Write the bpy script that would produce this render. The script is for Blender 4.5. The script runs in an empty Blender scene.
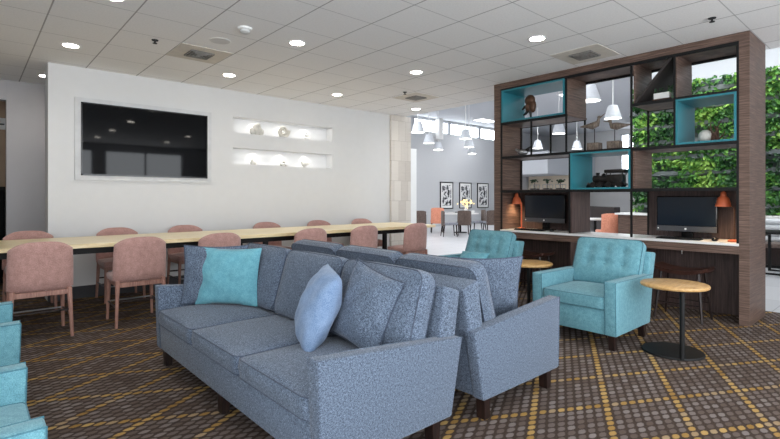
import bpy, bmesh, math, random
from mathutils import Vector, Matrix
random.seed(7)
SC = bpy.context.scene
COL = SC.collection
PI = math.pi

# ------------------------------------------------------------------ materials
def lin(c):
    def f(v):
        v /= 255.0
        return v / 12.92 if v <= 0.04045 else ((v + 0.055) / 1.055) ** 2.4
    return (f(c[0]), f(c[1]), f(c[2]), 1.0)

class NT:
    """small helper around a node tree"""
    def __init__(s, name):
        s.m = bpy.data.materials.new(name); s.m.use_nodes = True
        s.t = s.m.node_tree; s.n = s.t.nodes; s.l = s.t.links
        s.bsdf = s.n['Principled BSDF']; s.out = s.n['Material Output']
    def node(s, typ, **kw):
        n = s.n.new(typ)
        for k, v in kw.items(): setattr(n, k, v)
        return n
    def put(s, v, sock):
        if hasattr(v, 'is_linked') or hasattr(v, 'links'): s.l.new(v, sock)
        else: sock.default_value = v
    def math(s, op, a, b=0.0, c=None):
        n = s.node('ShaderNodeMath', operation=op)
        s.put(a, n.inputs[0]); s.put(b, n.inputs[1])
        if c is not None: s.put(c, n.inputs[2])
        return n.outputs[0]
    def mix(s, f, a, b):
        n = s.node('ShaderNodeMix', data_type='RGBA')
        s.put(f, n.inputs[0]); s.put(a, n.inputs[6]); s.put(b, n.inputs[7])
        return n.outputs[2]
    def coord(s, scale=(1, 1, 1), kind='Object'):
        tc = s.node('ShaderNodeTexCoord'); mp = s.node('ShaderNodeMapping')
        mp.inputs['Scale'].default_value = scale
        s.l.new(tc.outputs[kind], mp.inputs['Vector']); return mp.outputs[0]
    def noise(s, vec, scale=5, detail=3, rough=0.5):
        n = s.node('ShaderNodeTexNoise'); s.l.new(vec, n.inputs['Vector'])
        n.inputs['Scale'].default_value = scale; n.inputs['Detail'].default_value = detail
        n.inputs['Roughness'].default_value = rough
        return n.outputs[0]
    def ramp(s, f, stops):
        r = s.node('ShaderNodeValToRGB'); s.l.new(f, r.inputs[0])
        e = r.color_ramp.elements
        while len(e) < len(stops): e.new(0.5)
        for i, (p, c) in enumerate(stops): e[i].position = p; e[i].color = c
        return r.outputs[0]
    def bump(s, h, strength=0.3, dist=0.002):
        b = s.node('ShaderNodeBump'); b.inputs['Strength'].default_value = strength
        b.inputs['Distance'].default_value = dist
        s.l.new(h, b.inputs['Height']); s.l.new(b.outputs[0], s.bsdf.inputs['Normal'])
    def base(s, c): s.put(c, s.bsdf.inputs['Base Color'])
    def setp(s, rough=0.5, metal=0.0, spec=None, sheen=0.0):
        s.bsdf.inputs['Roughness'].default_value = rough
        s.bsdf.inputs['Metallic'].default_value = metal
        if spec is not None: s.bsdf.inputs['Specular IOR Level'].default_value = spec
        if sheen: s.bsdf.inputs['Sheen Weight'].default_value = sheen
        return s.m

def plain(name, c, rough=0.5, metal=0.0, spec=None, var=0.06, scale=9):
    t = NT(name); v = t.coord()
    n = t.noise(v, scale, 3)
    c0 = lin(c); a = tuple(x * (1 - var) for x in c0[:3]) + (1,); b = tuple(min(1, x * (1 + var)) for x in c0[:3]) + (1,)
    t.base(t.ramp(n, [(0.3, a), (0.7, b)]))
    return t.setp(rough, metal, spec)

def fabric(name, dark, mid, light, s1=230, s2=60, bump=0.35, sheen=0.15, rough=0.9):
    t = NT(name); v = t.coord()
    a = t.noise(v, s1, 2, 0.7); b = t.noise(t.coord((1, 1, 1)), s2, 3, 0.6)
    f = t.math('ADD', t.math('MULTIPLY', a, 0.68), t.math('MULTIPLY', b, 0.32))
    t.base(t.ramp(f, [(0.38, lin(dark)), (0.5, lin(mid)), (0.63, lin(light))]))
    t.bump(a, bump, 0.003)
    return t.setp(rough, 0, 0.25, sheen)

def wood(name, dark, mid, light, scale=(1, 1, 14), n=7, rough=0.45, bump=0.05):
    t = NT(name); v = t.coord(scale)
    a = t.noise(v, n, 5, 0.62); b = t.noise(t.coord(tuple(x * 5 for x in scale)), n, 3, 0.7)
    f = t.math('ADD', t.math('MULTIPLY', a, 0.7), t.math('MULTIPLY', b, 0.3))
    t.base(t.ramp(f, [(0.36, lin(dark)), (0.5, lin(mid)), (0.64, lin(light))]))
    t.bump(a, bump, 0.001)
    return t.setp(rough, 0, 0.4)

def emit(name, c, strength):
    t = NT(name)
    t.bsdf.inputs['Base Color'].default_value = lin(c)
    t.bsdf.inputs['Emission Color'].default_value = lin(c)
    t.bsdf.inputs['Emission Strength'].default_value = strength
    return t.setp(0.5)

def glass(name, tint=(255, 255, 255), refl=0.08):
    t = NT(name)
    tr = t.node('ShaderNodeBsdfTransparent'); tr.inputs[0].default_value = lin(tint)
    gl = t.node('ShaderNodeBsdfGlossy'); gl.inputs['Roughness'].default_value = 0.02
    mx = t.node('ShaderNodeMixShader'); mx.inputs[0].default_value = refl
    t.l.new(tr.outputs[0], mx.inputs[1]); t.l.new(gl.outputs[0], mx.inputs[2])
    t.l.new(mx.outputs[0], t.out.inputs['Surface'])
    return t.m

def carpet_mat():
    t = NT('carpet_weave')
    tc = t.node('ShaderNodeTexCoord'); sp = t.node('ShaderNodeSeparateXYZ')
    t.l.new(tc.outputs['Object'], sp.inputs[0])
    # slight wobble so the woven dots are not ruler-straight
    wob = t.noise(tc.outputs['Object'], 9, 2)
    x = t.math('ADD', sp.outputs[0], t.math('MULTIPLY', t.math('SUBTRACT', wob, 0.5), 0.012)); y = sp.outputs[1]
    xa = t.math('DIVIDE', x, 0.0564 * 2); ya = t.math('DIVIDE', y, 0.031 * 2)
    u = t.math('ADD', t.math('ADD', xa, ya), -49.05 + 80.5)
    v = t.math('ADD', t.math('SUBTRACT', xa, ya), -5.11 + 160.5)
    iu = t.math('FLOOR', u); iv = t.math('FLOOR', v)
    fu = t.math('ABSOLUTE', t.math('SUBTRACT', t.math('SUBTRACT', u, iu), 0.5))
    fv = t.math('ABSOLUTE', t.math('SUBTRACT', t.math('SUBTRACT', v, iv), 0.5))
    d = t.math('ADD', t.math('POWER', t.math('DIVIDE', fu, 0.415), 2.6), t.math('POWER', t.math('DIVIDE', fv, 0.38), 2.6))
    dot = t.node('ShaderNodeMapRange', interpolation_type='SMOOTHSTEP')
    t.l.new(t.math('ADD', d, t.math('MULTIPLY', t.math('SUBTRACT', t.noise(tc.outputs['Object'], 120, 2), 0.5), 1.3)), dot.inputs[0]); dot.inputs[1].default_value = 1.35; dot.inputs[2].default_value = 0.45
    dotf = dot.outputs[0]
    yu = t.math('LESS_THAN', t.math('FLOORED_MODULO', iu, 8.0), 0.5)
    yv = t.math('LESS_THAN', t.math('FLOORED_MODULO', iv, 8.0), 0.5)
    cell = t.node('ShaderNodeCombineXYZ'); t.l.new(iu, cell.inputs[0]); t.l.new(iv, cell.inputs[1])
    wn = t.node('ShaderNodeTexWhiteNoise'); t.l.new(cell.outputs[0], wn.inputs[0])
    yel = t.math('MULTIPLY', t.math('MAXIMUM', yu, yv), t.math('MULTIPLY_ADD', t.math('LESS_THAN', wn.outputs[0], 0.8), 0.5, 0.45))
    big = t.noise(tc.outputs['Object'], 1.6, 2)
    f = t.math('ADD', t.math('MULTIPLY', wn.outputs[0], 0.55), t.math('MULTIPLY', big, 0.45))
    grey = t.ramp(f, [(0.2, lin((88, 75, 68))), (0.5, lin((106, 95, 90))), (0.8, lin((128, 119, 116)))])
    gold = t.ramp(wn.outputs[0], [(0.0, lin((144, 110, 56))), (1.0, lin((188, 156, 98)))])
    dc = t.mix(yel, grey, gold)
    base = t.ramp(t.noise(tc.outputs['Object'], 140, 2), [(0.3, lin((50, 40, 35))), (0.7, lin((78, 66, 58)))])
    c = t.mix(dotf, base, dc)
    fine = t.noise(tc.outputs['Object'], 330, 2)
    c2 = t.mix(t.math('MULTIPLY', t.math('SUBTRACT', fine, 0.3), 0.5), c, lin((30, 24, 22)))
    t.base(c2)
    t.bump(t.math('ADD', dotf, fine), 0.4, 0.004)
    return t.setp(0.95, 0, 0.1)

def ceiling_mat():
    t = NT('ceiling_tiles')
    tc = t.node('ShaderNodeTexCoord'); sp = t.node('ShaderNodeSeparateXYZ')
    t.l.new(tc.outputs['Object'], sp.inputs[0])
    def line(c, off, p, w):
        q = t.math('DIVIDE', t.math('SUBTRACT', c, off - 20 * p), p)
        f = t.math('ABSOLUTE', t.math('SUBTRACT', t.math('FRACT', q), 0.5))
        return t.math('GREATER_THAN', f, 0.5 - w / p / 2)
    lx = line(sp.outputs[0], 0.548, 0.608, 0.013)
    ly = line(sp.outputs[1], 1.207, 0.6105, 0.010)
    n = t.noise(tc.outputs['Object'], 60, 3)
    tile = t.ramp(n, [(0.3, lin((236, 235, 234))), (0.7, lin((244, 243, 242)))])
    c = t.mix(t.math('MULTIPLY', ly, 0.5), tile, lin((140, 140, 140)))
    c = t.mix(t.math('MULTIPLY', lx, 0.7), c, lin((130, 128, 126)))
    t.base(c)
    t.bump(t.math('MULTIPLY', t.math('MAXIMUM', lx, ly), -1.0), 0.4, 0.004)
    return t.setp(0.95, 0, 0.1)

def tile_floor_mat():
    t = NT('pale_floor_tile'); v = t.coord()
    b = t.node('ShaderNodeTexBrick'); t.l.new(v, b.inputs['Vector'])
    b.inputs['Scale'].default_value = 1.0; b.inputs['Brick Width'].default_value = 1.2; b.inputs['Row Height'].default_value = 0.6
    b.inputs['Mortar Size'].default_value = 0.006
    b.inputs['Color1'].default_value = lin((196, 197, 200)); b.inputs['Color2'].default_value = lin((206, 207, 210)); b.inputs['Mortar'].default_value = lin((160, 162, 166))
    t.base(b.outputs[0]); return t.setp(0.35, 0, 0.4)

def stone_mat():
    t = NT('travertine_cladding')
    b = t.node('ShaderNodeTexBrick'); 
    tc = t.node('ShaderNodeTexCoord'); sp = t.node('ShaderNodeSeparateXYZ'); cb = t.node('ShaderNodeCombineXYZ')
    t.l.new(tc.outputs['Object'], sp.inputs[0])
    t.l.new(t.math('ADD', sp.outputs[0], sp.outputs[1]), cb.inputs[0]); t.l.new(sp.outputs[2], cb.inputs[1])
    t.l.new(cb.outputs[0], b.inputs['Vector'])
    b.inputs['Scale'].default_value = 1.0; b.inputs['Brick Width'].default_value = 0.2; b.inputs['Row Height'].default_value = 0.42
    b.inputs['Mortar Size'].default_value = 0.004; b.offset = 0.35
    b.inputs['Color1'].default_value = lin((226, 220, 212)); b.inputs['Color2'].default_value = lin((206, 198, 189)); b.inputs['Mortar'].default_value = lin((186, 178, 168))
    n = t.noise(t.coord((1, 1, 5)), 6, 4)
    t.base(t.mix(t.math('MULTIPLY', n, 0.35), b.outputs[0], lin((240, 234, 226)))); t.bump(n, 0.3, 0.01)
    return t.setp(0.8, 0, 0.2)

def leaf_mat():
    t = NT('living_wall_leaf')
    g = t.node('ShaderNodeNewGeometry'); tc = t.node('ShaderNodeTexCoord')
    patch = t.noise(tc.outputs['Object'], 1.3, 2)
    f = t.math('ADD', t.math('MULTIPLY', g.outputs['Random Per Island'], 0.34), t.math('SUBTRACT', t.math('MULTIPLY', patch, 1.5), 0.34))
    t.base(t.ramp(f, [(0.3, lin((20, 52, 28))), (0.52, lin((42, 90, 40))), (0.7, lin((80, 134, 52))), (0.9, lin((140, 178, 80)))]))
    return t.setp(0.5, 0, 0.4)

M = dict(
    carpet=carpet_mat(), ceiling=ceiling_mat(), dining_floor=tile_floor_mat(), stone=stone_mat(), leaf=leaf_mat(),
    white_wall=plain('white_wall_paint', (216, 216, 216), 0.8, var=0.01), grey_wall=plain('grey_wall_paint', (186, 184, 186), 0.8, var=0.01),
    dining_wall=plain('cool_grey_wall_paint', (192, 194, 197), 0.8, var=0.01), pale_wall=plain('pale_wall_paint', (196, 199, 204), 0.8, var=0.01),
    tan_wall=plain('tan_wall_paint', (176, 152, 130), 0.8, var=0.02), baseboard=plain('dark_baseboard', (62, 62, 66), 0.6),
    sofa=fabric('blue_grey_tweed', (36, 44, 57), (79, 91, 108), (132, 146, 166), 300, 100, 0.2), piping=fabric('slate_piping', (50, 57, 72), (64, 73, 90), (82, 92, 110), bump=0.1),
    teal=fabric('teal_woven_fabric', (78, 124, 136), (96, 145, 157), (116, 164, 175), 200, 30, 0.25), teal_pip=fabric('teal_piping', (50, 92, 106), (64, 110, 124), (80, 126, 140), bump=0.1),
    teal_pillow=fabric('turquoise_pillow_fabric', (80, 138, 153), (99, 157, 171), (118, 173, 186), 220, 24, 0.25),
    blue_pillow=fabric('powder_blue_pillow_fabric', (92, 114, 144), (112, 134, 164), (134, 154, 182), 220, 18, 0.3),
    pink=fabric('dusty_pink_velvet', (158, 120, 113), (178, 139, 131), (196, 156, 148), 160, 20, 0.15, 0.3),
    pink_wood=wood('rosy_stained_wood', (136, 96, 84), (166, 124, 111), (188, 146, 131), (14, 14, 1.2), 6),
    dark_leg=wood('espresso_wood', (18, 12, 11), (31, 20, 18), (46, 30, 26), (10, 10, 1.5), 6, 0.35),
    ash=wood('pale_ash_wood', (220, 198, 150), (240, 220, 176), (248, 234, 200), (1, 9, 9), 4, 0.3, 0.02),
    oak=wood('honey_oak_veneer', (164, 124, 74), (188, 149, 96), (206, 170, 118), (1.2, 8, 8), 5, 0.4, 0.02),
    walnut=wood('grey_walnut_horizontal_grain', (68, 51, 44), (96, 76, 66), (124, 101, 90), (0.8, 0.8, 22), 4, 0.5, 0.04),
    walnut_v=wood('grey_walnut_vertical_grain', (52, 40, 38), (72, 57, 54), (92, 75, 71), (16, 16, 0.7), 4, 0.5, 0.04),
    black=plain('black_powder_coat', (14, 14, 15), 0.55, spec=0.3), black_gloss=plain('black_satin_plastic', (16, 16, 18), 0.25),
    screen=plain('dark_glass_screen', (10, 11, 14), 0.04, spec=0.2, var=0.0), monitor_screen=plain('dark_monitor_screen', (22, 30, 40), 0.12, spec=0.5, var=0.0),
    silver=plain('silver_plastic', (78, 79, 83), 0.4, 0.3), steel=plain('brushed_steel', (170, 172, 176), 0.3, 0.9),
    surround=plain('grey_metal_surround', (204, 205, 206), 0.5, 0.0), teal_box=plain('teal_lacquer', (40, 118, 130), 0.4, var=0.03),
    quartz=plain('white_quartz', (222, 221, 220), 0.3, var=0.02), copper=plain('burnt_orange_metal', (206, 104, 66), 0.4, 0.15),
    white=plain('white_matte', (238, 238, 236), 0.6, var=0.01), grille=plain('grey_grille', (134, 131, 126), 0.6), vent_panel=plain('beige_vent_panel', (212, 206, 196), 0.8),
    dark=plain('dark_recess', (40, 40, 42), 0.8), glow=emit('downlight_lens', (255, 248, 236), 40.0), lampglow=emit('lamp_bulb', (255, 214, 160), 12.0),
    panel_glow=emit('panel_light_diffuser', (250, 250, 255), 4.0), shade=plain('white_pendant_enamel', (206, 210, 216), 0.4), pend_glow=emit('pendant_diffuser', (255, 250, 240), 3.0),
    driftwood=wood('weathered_driftwood', (82, 72, 64), (112, 100, 90), (142, 130, 118), (6, 6, 2), 8, 0.8), bronze=plain('brown_bronze', (84, 56, 38), 0.45, 0.3, var=0.25, scale=16),
    antique=plain('dark_aged_metal', (38, 34, 32), 0.4, 0.4, var=0.3, scale=16), rust=plain('rusty_twig_metal', (92, 66, 52), 0.6, 0.3, var=0.3, scale=40),
    stone_grey=plain('pale_grey_stone', (206, 203, 196), 0.7, var=0.12, scale=20), green=plain('deep_green_leaf', (34, 62, 36), 0.6, var=0.3, scale=16),
    glass=glass('clear_pane_glass'), brown_uph=fabric('brown_chair_weave', (78, 66, 60), (98, 84, 78), (116, 102, 94), 90, 20),
    orange_uph=fabric('coral_orange_fabric', (206, 128, 100), (226, 150, 122), (238, 170, 144), 90, 20), grey_uph=fabric('grey_seat_fabric', (110, 112, 122), (132, 134, 144), (150, 152, 162), 90, 20),
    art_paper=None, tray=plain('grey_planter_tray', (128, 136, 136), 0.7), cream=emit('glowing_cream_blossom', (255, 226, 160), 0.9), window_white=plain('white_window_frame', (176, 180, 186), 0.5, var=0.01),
    bench_pad=plain('white_channelled_vinyl', (206, 210, 214), 0.5, var=0.02), cable=plain('white_cable', (214, 214, 214), 0.5),
)
def art_mat():
    t = NT('black_and_white_print'); v = t.coord((1, 1, 1))
    n = t.noise(v, 5.5, 4, 0.6)
    t.base(t.ramp(n, [(0.46, lin((34, 36, 42))), (0.5, lin((120, 122, 126))), (0.54, lin((226, 226, 226)))]))
    return t.setp(0.6)
M['art_paper'] = art_mat()

# ------------------------------------------------------------------ mesh builder
class MB:
    def __init__(s): s.bm = bmesh.new()
    def box(s, x0, x1, y0, y1, z0, z1, bev=0.0, seg=2, mat=None):
        r = bmesh.ops.create_cube(s.bm, size=1.0)
        vs = r['verts']
        mm = Matrix.Translation(((x0 + x1) / 2, (y0 + y1) / 2, (z0 + z1) / 2)) @ Matrix.Diagonal((x1 - x0, y1 - y0, z1 - z0, 1))
        if mat is not None: mm = mat @ mm
        bmesh.ops.transform(s.bm, matrix=mm, verts=vs)
        if bev > 0:
            es = list({e for v in vs for e in v.link_edges})
            bmesh.ops.bevel(s.bm, geom=es, offset=bev, segments=seg, profile=0.5, affect='EDGES')
        return s
    def prism(s, pts, axis, a0, a1, bev=0.0, seg=2):
        def mk(p, a):
            return {'x': (a, p[0], p[1]), 'y': (p[0], a, p[1]), 'z': (p[0], p[1], a)}[axis]
        A = [s.bm.verts.new(mk(p, a0)) for p in pts]; B = [s.bm.verts.new(mk(p, a1)) for p in pts]
        fs = [s.bm.faces.new(A), s.bm.faces.new(B[::-1])]
        n = len(pts)
        for i in range(n): fs.append(s.bm.faces.new((A[i], B[i], B[(i + 1) % n], A[(i + 1) % n])))
        bmesh.ops.recalc_face_normals(s.bm, faces=fs)
        if bev > 0:
            es = list({e for f in fs for e in f.edges})
            bmesh.ops.bevel(s.bm, geom=es, offset=bev, segments=seg, profile=0.5, affect='EDGES')
        return s
    def cone(s, p0, p1, r0, r1, n=12, caps=True):
        return s.tube([p0, p1], [r0, r1], n, caps)
    def tube(s, pts, r, n=8, caps=True, closed=False):
        P = [Vector(p) for p in pts]; k = len(P)
        R = r if isinstance(r, (list, tuple)) else [r] * k
        up = None; rings = []
        for i in range(k):
            if closed: t = (P[(i + 1) % k] - P[i - 1])
            else: t = (P[min(i + 1, k - 1)] - P[max(i - 1, 0)])
            if t.length < 1e-9: t = Vector((0, 0, 1))
            t.normalize()
            if up is None:
                a = Vector((0, 0, 1)) if abs(t.z) < 0.9 else Vector((1, 0, 0))
                up = (a - t * a.dot(t)).normalized()
            else:
                up = up - t * up.dot(t)
                up = up.normalized() if up.length > 1e-6 else t.orthogonal().normalized()
            b = t.cross(up)
            rings.append([s.bm.verts.new(P[i] + (up * math.cos(2 * PI * j / n) + b * math.sin(2 * PI * j / n)) * R[i]) for j in range(n)])
        rng = range(k) if closed else range(k - 1)
        for i in rng:
            A, B = rings[i], rings[(i + 1) % k]
            for j in range(n): s.bm.faces.new((A[j], A[(j + 1) % n], B[(j + 1) % n], B[j]))
        if caps and not closed:
            s.bm.faces.new(rings[0][::-1]); s.bm.faces.new(rings[-1])
        return s
    def lathe(s, prof, c=(0, 0, 0), n=24, caps=True):
        rings = []
        for (r, z) in prof:
            rings.append([s.bm.verts.new((c[0] + r * math.cos(2 * PI * j / n), c[1] + r * math.sin(2 * PI * j / n), c[2] + z)) for j in range(n)])
        for A, B in zip(rings, rings[1:]):
            for j in range(n): s.bm.faces.new((A[j], A[(j + 1) % n], B[(j + 1) % n], B[j]))
        if caps:
            s.bm.faces.new(rings[0][::-1]); s.bm.faces.new(rings[-1])
        return s
    def ball(s, c, r, n=12, mat=None):
        if not isinstance(r, (tuple, list)): r = (r, r, r)
        q = bmesh.ops.create_uvsphere(s.bm, u_segments=n, v_segments=max(6, n * 2 // 3), radius=1.0)
        mm = Matrix.Translation(c) @ (mat or Matrix.Identity(4)) @ Matrix.Diagonal((r[0], r[1], r[2], 1))
        bmesh.ops.transform(s.bm, matrix=mm, verts=q['verts']); return s
    def xf(s, m):
        bmesh.ops.transform(s.bm, matrix=m, verts=s.bm.verts[:]); return s
    def build(s, name, mat, parent=None, loc=None, smooth=35):
        bmesh.ops.recalc_face_normals(s.bm, faces=s.bm.faces[:])
        me = bpy.data.meshes.new(name); s.bm.to_mesh(me); s.bm.free()
        me.materials.append(mat)
        if smooth:
            for p in me.polygons: p.use_smooth = True
            me.set_sharp_from_angle(angle=math.radians(smooth))
        o = bpy.data.objects.new(name, me); COL.objects.link(o)
        if parent is not None: o.parent = parent
        if loc is not None: o.location = loc
        return o

def tag(o, label, cat, group=None, kind=None):
    o['label'] = label; o['category'] = cat
    if group: o['group'] = group
    if kind: o['kind'] = kind
    return o
def thing(name, label, cat, loc=(0, 0, 0), rz=0.0, group=None):
    o = bpy.data.objects.new(name, None); COL.objects.link(o); o.empty_display_size = 0.1
    o.location = loc; o.rotation_euler = (0, 0, rz)
    return tag(o, label, cat, group)
def struct(name, mb, mat, label=None, smooth=35):
    o = mb.build(name, mat, smooth=smooth); o['kind'] = 'structure'
    if label: o['label'] = label
    return o
def kids(o): return [c for c in bpy.data.objects if c.parent == o]
def dup(o, loc=None, rz=None, label=None, parent=None):
    c = o.copy(); COL.objects.link(c)
    if parent is not None: c.parent = parent
    for k in kids(o): dup(k, parent=c)
    if loc is not None: c.location = loc
    if rz is not None: c.rotation_euler = (0, 0, rz)
    if label: c['label'] = label
    return c
def lamp(name, typ, loc, energy, color=(1, 1, 1), parent=None, rot=(0, 0, 0), **kw):
    l = bpy.data.lights.new(name, typ); l.energy = energy; l.color = color
    for k, v in kw.items(): setattr(l, k, v)
    o = bpy.data.objects.new(name, l); COL.objects.link(o); o.location = loc; o.rotation_euler = rot
    if parent is not None: o.parent = parent
    return o

# ------------------------------------------------------------------ cushions
def rnd_sq(px, py, hx, hy, r):
    ax, ay = abs(px) - (hx - r), abs(py) - (hy - r)
    if ax > 0 and ay > 0:
        l = math.hypot(ax, ay); m = max(ax, ay)
        k = m / l if l > 0 else 1
        px = math.copysign(hx - r + ax * k, px); py = math.copysign(hy - r + ay * k, py)
    return px, py
def box_cushion(w, d, e, puff, r=0.03, n=16, puffb=None, dimples=(), rim_bulge=0.006):
    """boxed cushion in XY, thickness along Z; returns (MB, rim top points, rim bottom points)"""
    if puffb is None: puffb = puff * 0.3
    mb = MB(); bm = mb.bm; hx, hy = w / 2, d / 2
    def z_of(u, v): return (1 - abs(u) ** 2.6) * (1 - abs(v) ** 2.6)
    top, bot = {}, {}
    for i in range(n + 1):
        for j in range(n + 1):
            u, v = -1 + 2 * i / n, -1 + 2 * j / n
            x, y = rnd_sq(u * hx, v * hy, hx, hy, r)
            z = e / 2 + puff * z_of(u, v) ** 0.7
            for (dx, dy, dp, sg) in dimples: z -= dp * math.exp(-((x - dx) ** 2 + (y - dy) ** 2) / (2 * sg * sg))
            top[i, j] = bm.verts.new((x, y, z)); bot[i, j] = bm.verts.new((x, y, -e / 2 - puffb * z_of(u, v) ** 0.7))
    for i in range(n):
        for j in range(n):
            bm.faces.new((top[i, j], top[i + 1, j], top[i + 1, j + 1], top[i, j + 1]))
            bm.faces.new((bot[i, j], bot[i, j + 1], bot[i + 1, j + 1], bot[i + 1, j]))
    ring = [(i, 0) for i in range(n)] + [(n, j) for j in range(n)] + [(i, n) for i in range(n, 0, -1)] + [(0, j) for j in range(n, 0, -1)]
    k = len(ring); mid = []
    for a in ring:
        c = top[a].co; q = Vector((c.x, c.y, 0)); L = q.length
        mid.append(bm.verts.new((c.x * (1 + rim_bulge / L), c.y * (1 + rim_bulge / L), 0)))
    for q in range(k):
        a, b = ring[q], ring[(q + 1) % k]; m0, m1 = mid[q], mid[(q + 1) % k]
        bm.faces.new((top[a], top[b], m1, m0)); bm.faces.new((m0, m1, bot[b], bot[a]))
    return mb, [top[a].co.copy() for a in ring], [bot[a].co.copy() for a in ring]
def piped_cushion(name, mat, pmat, parent, mtx, w, d, e, puff, pr=0.005, **kw):
    mb, rt, rb = box_cushion(w, d, e, puff, **kw)
    o = mb.xf(mtx).build(name, mat, parent, smooth=60)
    p = MB(); p.tube([mtx @ q for q in rt], pr, 6, closed=True); p.tube([mtx @ q for q in rb], pr, 6, closed=True)
    p.build('piping', pmat, o, smooth=60)
    return o
def throw_pillow(name, label, mat, pmat, w, h, t, mtx, loc, group=None, pinch=0.07, seed=0, piping=True):
    """knife-edge pillow; local XY face, thickness Z, then mtx; location at loc"""
    rg = random.Random(seed); ph = [rg.uniform(0, 6) for _ in range(4)]
    mb = MB(); bm = mb.bm; n = 22; A, B = {}, {}
    for i in range(n + 1):
        for j in range(n + 1):
            u, v = -1 + 2 * i / n, -1 + 2 * j / n
            x = w / 2 * u * (1 - pinch * (1 - v * v)); y = h / 2 * v * (1 - pinch * (1 - u * u))
            f = max(0.0, (1 - u * u) * (1 - v * v)) ** 0.5
            wr = 0.006 * (math.sin(5 * u + 3 * v + ph[0]) * math.sin(4 * v + ph[1]) + 0.6 * math.sin(9 * u - 6 * v + ph[2])) * min(1, f * 2)
            A[i, j] = bm.verts.new((x, y, t / 2 * f + wr))
            B[i, j] = A[i, j] if (i in (0, n) or j in (0, n)) else bm.verts.new((x, y, -t / 2 * f + wr))
    for i in range(n):
        for j in range(n):
            bm.faces.new((A[i, j], A[i + 1, j], A[i + 1, j + 1], A[i, j + 1]))
            bm.faces.new((B[i, j], B[i, j + 1], B[i + 1, j + 1], B[i + 1, j]))
    ring = [(i, 0) for i in range(n)] + [(n, j) for j in range(n)] + [(i, n) for i in range(n, 0, -1)] + [(0, j) for j in range(n, 0, -1)]
    rim = [mtx @ A[a].co.copy() for a in ring]
    o = mb.xf(mtx).build(name, mat, None, loc, smooth=70)
    tag(o, label, 'pillow', group)
    if piping:
        p = MB(); p.tube(rim, 0.0045, 6, closed=True); p.build('piping', pmat, o, smooth=70)
    return o
def frame3(xa, za):
    """matrix with local X along xa, local Z (pillow normal) as close to za as possible"""
    x = Vector(xa).normalized(); z = Vector(za); z = (z - x * z.dot(x)).normalized(); y = z.cross(x)
    return Matrix(((x.x, y.x, z.x, 0), (x.y, y.y, z.y, 0), (x.z, y.z, z.z, 0), (0, 0, 0, 1)))

# ------------------------------------------------------------------ the setting
CZ = 3.052
b = MB(); b.box(-2.6, 7.0, -2.5, 10.3, -0.06, 0.0); struct('floor', b, M['carpet'], 'patterned brown carpet with a gold diamond grid')
b = MB(); b.box(7.0, 26, -2.5, 15.2, -0.06, 0.0); b.box(6.0, 7.0, 10.3, 15.2, -0.06, 0.0); struct('floor_dining', b, M['dining_floor'], 'pale tile floor of the dining hall')
b = MB(); b.box(-2.6, 6.95, -2.5, 10.3, CZ, CZ + 0.16); struct('ceiling', b, M['ceiling'], 'grey tiled ceiling of the lounge')
b = MB(); b.box(6.85, 6.95, -2.5, 10.3, CZ + 0.16, 5.1); struct('wall_upper_fascia', b, M['white_wall'])
# dining ceiling with an unseen slot added to let daylight onto the living wall
b = MB()
b.box(6.9, 9.6, -2.5, 15.2, 4.95, 5.1); b.box(12.5, 26.2, -2.5, 15.2, 4.95, 5.1); b.box(9.6, 11.6, -2.5, 15.2, 4.95, 5.1); b.box(11.6, 12.5, 5.2, 15.2, 4.95, 5.1); b.box(11.6, 12.5, -2.5, -1.6, 4.95, 5.1)
struct('ceiling_dining', b, M['pale_wall'], 'high pale ceiling of the dining hall')
# tv wall with two real niches
WY = 7.42
b = MB()
xs = [0.745, 3.18, 5.11, 6.55]; zs = [0.0, 1.874, 2.14, 2.38, 2.64, CZ]
b.box(xs[0], xs[1], WY, WY + 0.33, 0, CZ); b.box(xs[2], xs[3], WY, WY + 0.33, 0, CZ)
for k in range(5):
    b.box(xs[1], xs[2], WY + (0.2 if k in (1, 3) else 0), WY + 0.33, zs[k], zs[k + 1])
struct('wall_back', b, M['white_wall'], 'white wall with a television and two lit display niches', smooth=0)
b = MB(); b.box(0.74, 6.55, WY - 0.018, WY - 0.001, 0, 0.16); struct('baseboard_back', b, M['baseboard'])
b = MB(); b.box(0.43, 6.56, 8.95, 9.1, 0, CZ); struct('wall_left_rear', b, M['grey_wall'])
b = MB(); b.box(0.40, 0.43, 8.93, 9.12, 0, CZ); struct('trim_1', b, M['grey_wall'])
b = MB(); b.box(-2.6, 0.43, 8.951, 9.1, 2.76, CZ); struct('wall_over_opening', b, M['grey_wall'])
b = MB(); b.box(-2.6, 6.56, 10.2, 10.3, 0, CZ); struct('wall_beyond_opening', b, M['tan_wall'])
b = MB(); b.box(-2.6, -2.5, -2.5, 10.3, 0, 0.12); b.box(-2.6, -2.5, -2.5, 10.3, 2.85, CZ)
for y0, y1 in ((-2.5, -1.6), (0.9, 10.3)): b.box(-2.6, -2.5, y0, y1, 0.12, 2.85)
struct('wall_side', b, M['white_wall'], smooth=0)
for i, (y0, y1) in enumerate(((-1.6, 0.9),)):  # unseen side window, added to light the faces turned towards it
    b = MB()
    for y in (y0, (y0 + y1) / 2 - 0.025, y1 - 0.05): b.box(-2.57, -2.52, y, y + 0.05, 0.12, 2.85)
    for z in (0.12, 1.0, 2.80): b.box(-2.57, -2.52, y0, y1, z, z + 0.05)
    struct('window_%d' % (i + 6), b, M['window_white'])
    p = lamp('window_daylight_portal', 'AREA', (-2.62, (y0 + y1) / 2, 1.48), 1.0, rot=(0, -PI / 2, 0), shape='RECTANGLE', size=2.7, size_y=y1 - y0)
    p.data.cycles.is_portal = True
b = MB(); b.box(6.55, 6.95, 7.8, 15.2, 0, 5.1); struct('wall_dining_side', b, M['pale_wall'])
b = MB(); b.box(6.551, 7.12, 7.37, 7.9, 0, CZ - 0.001, 0.004, 1); struct('column', b, M['stone'], 'square column clad in pale travertine blocks')
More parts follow.
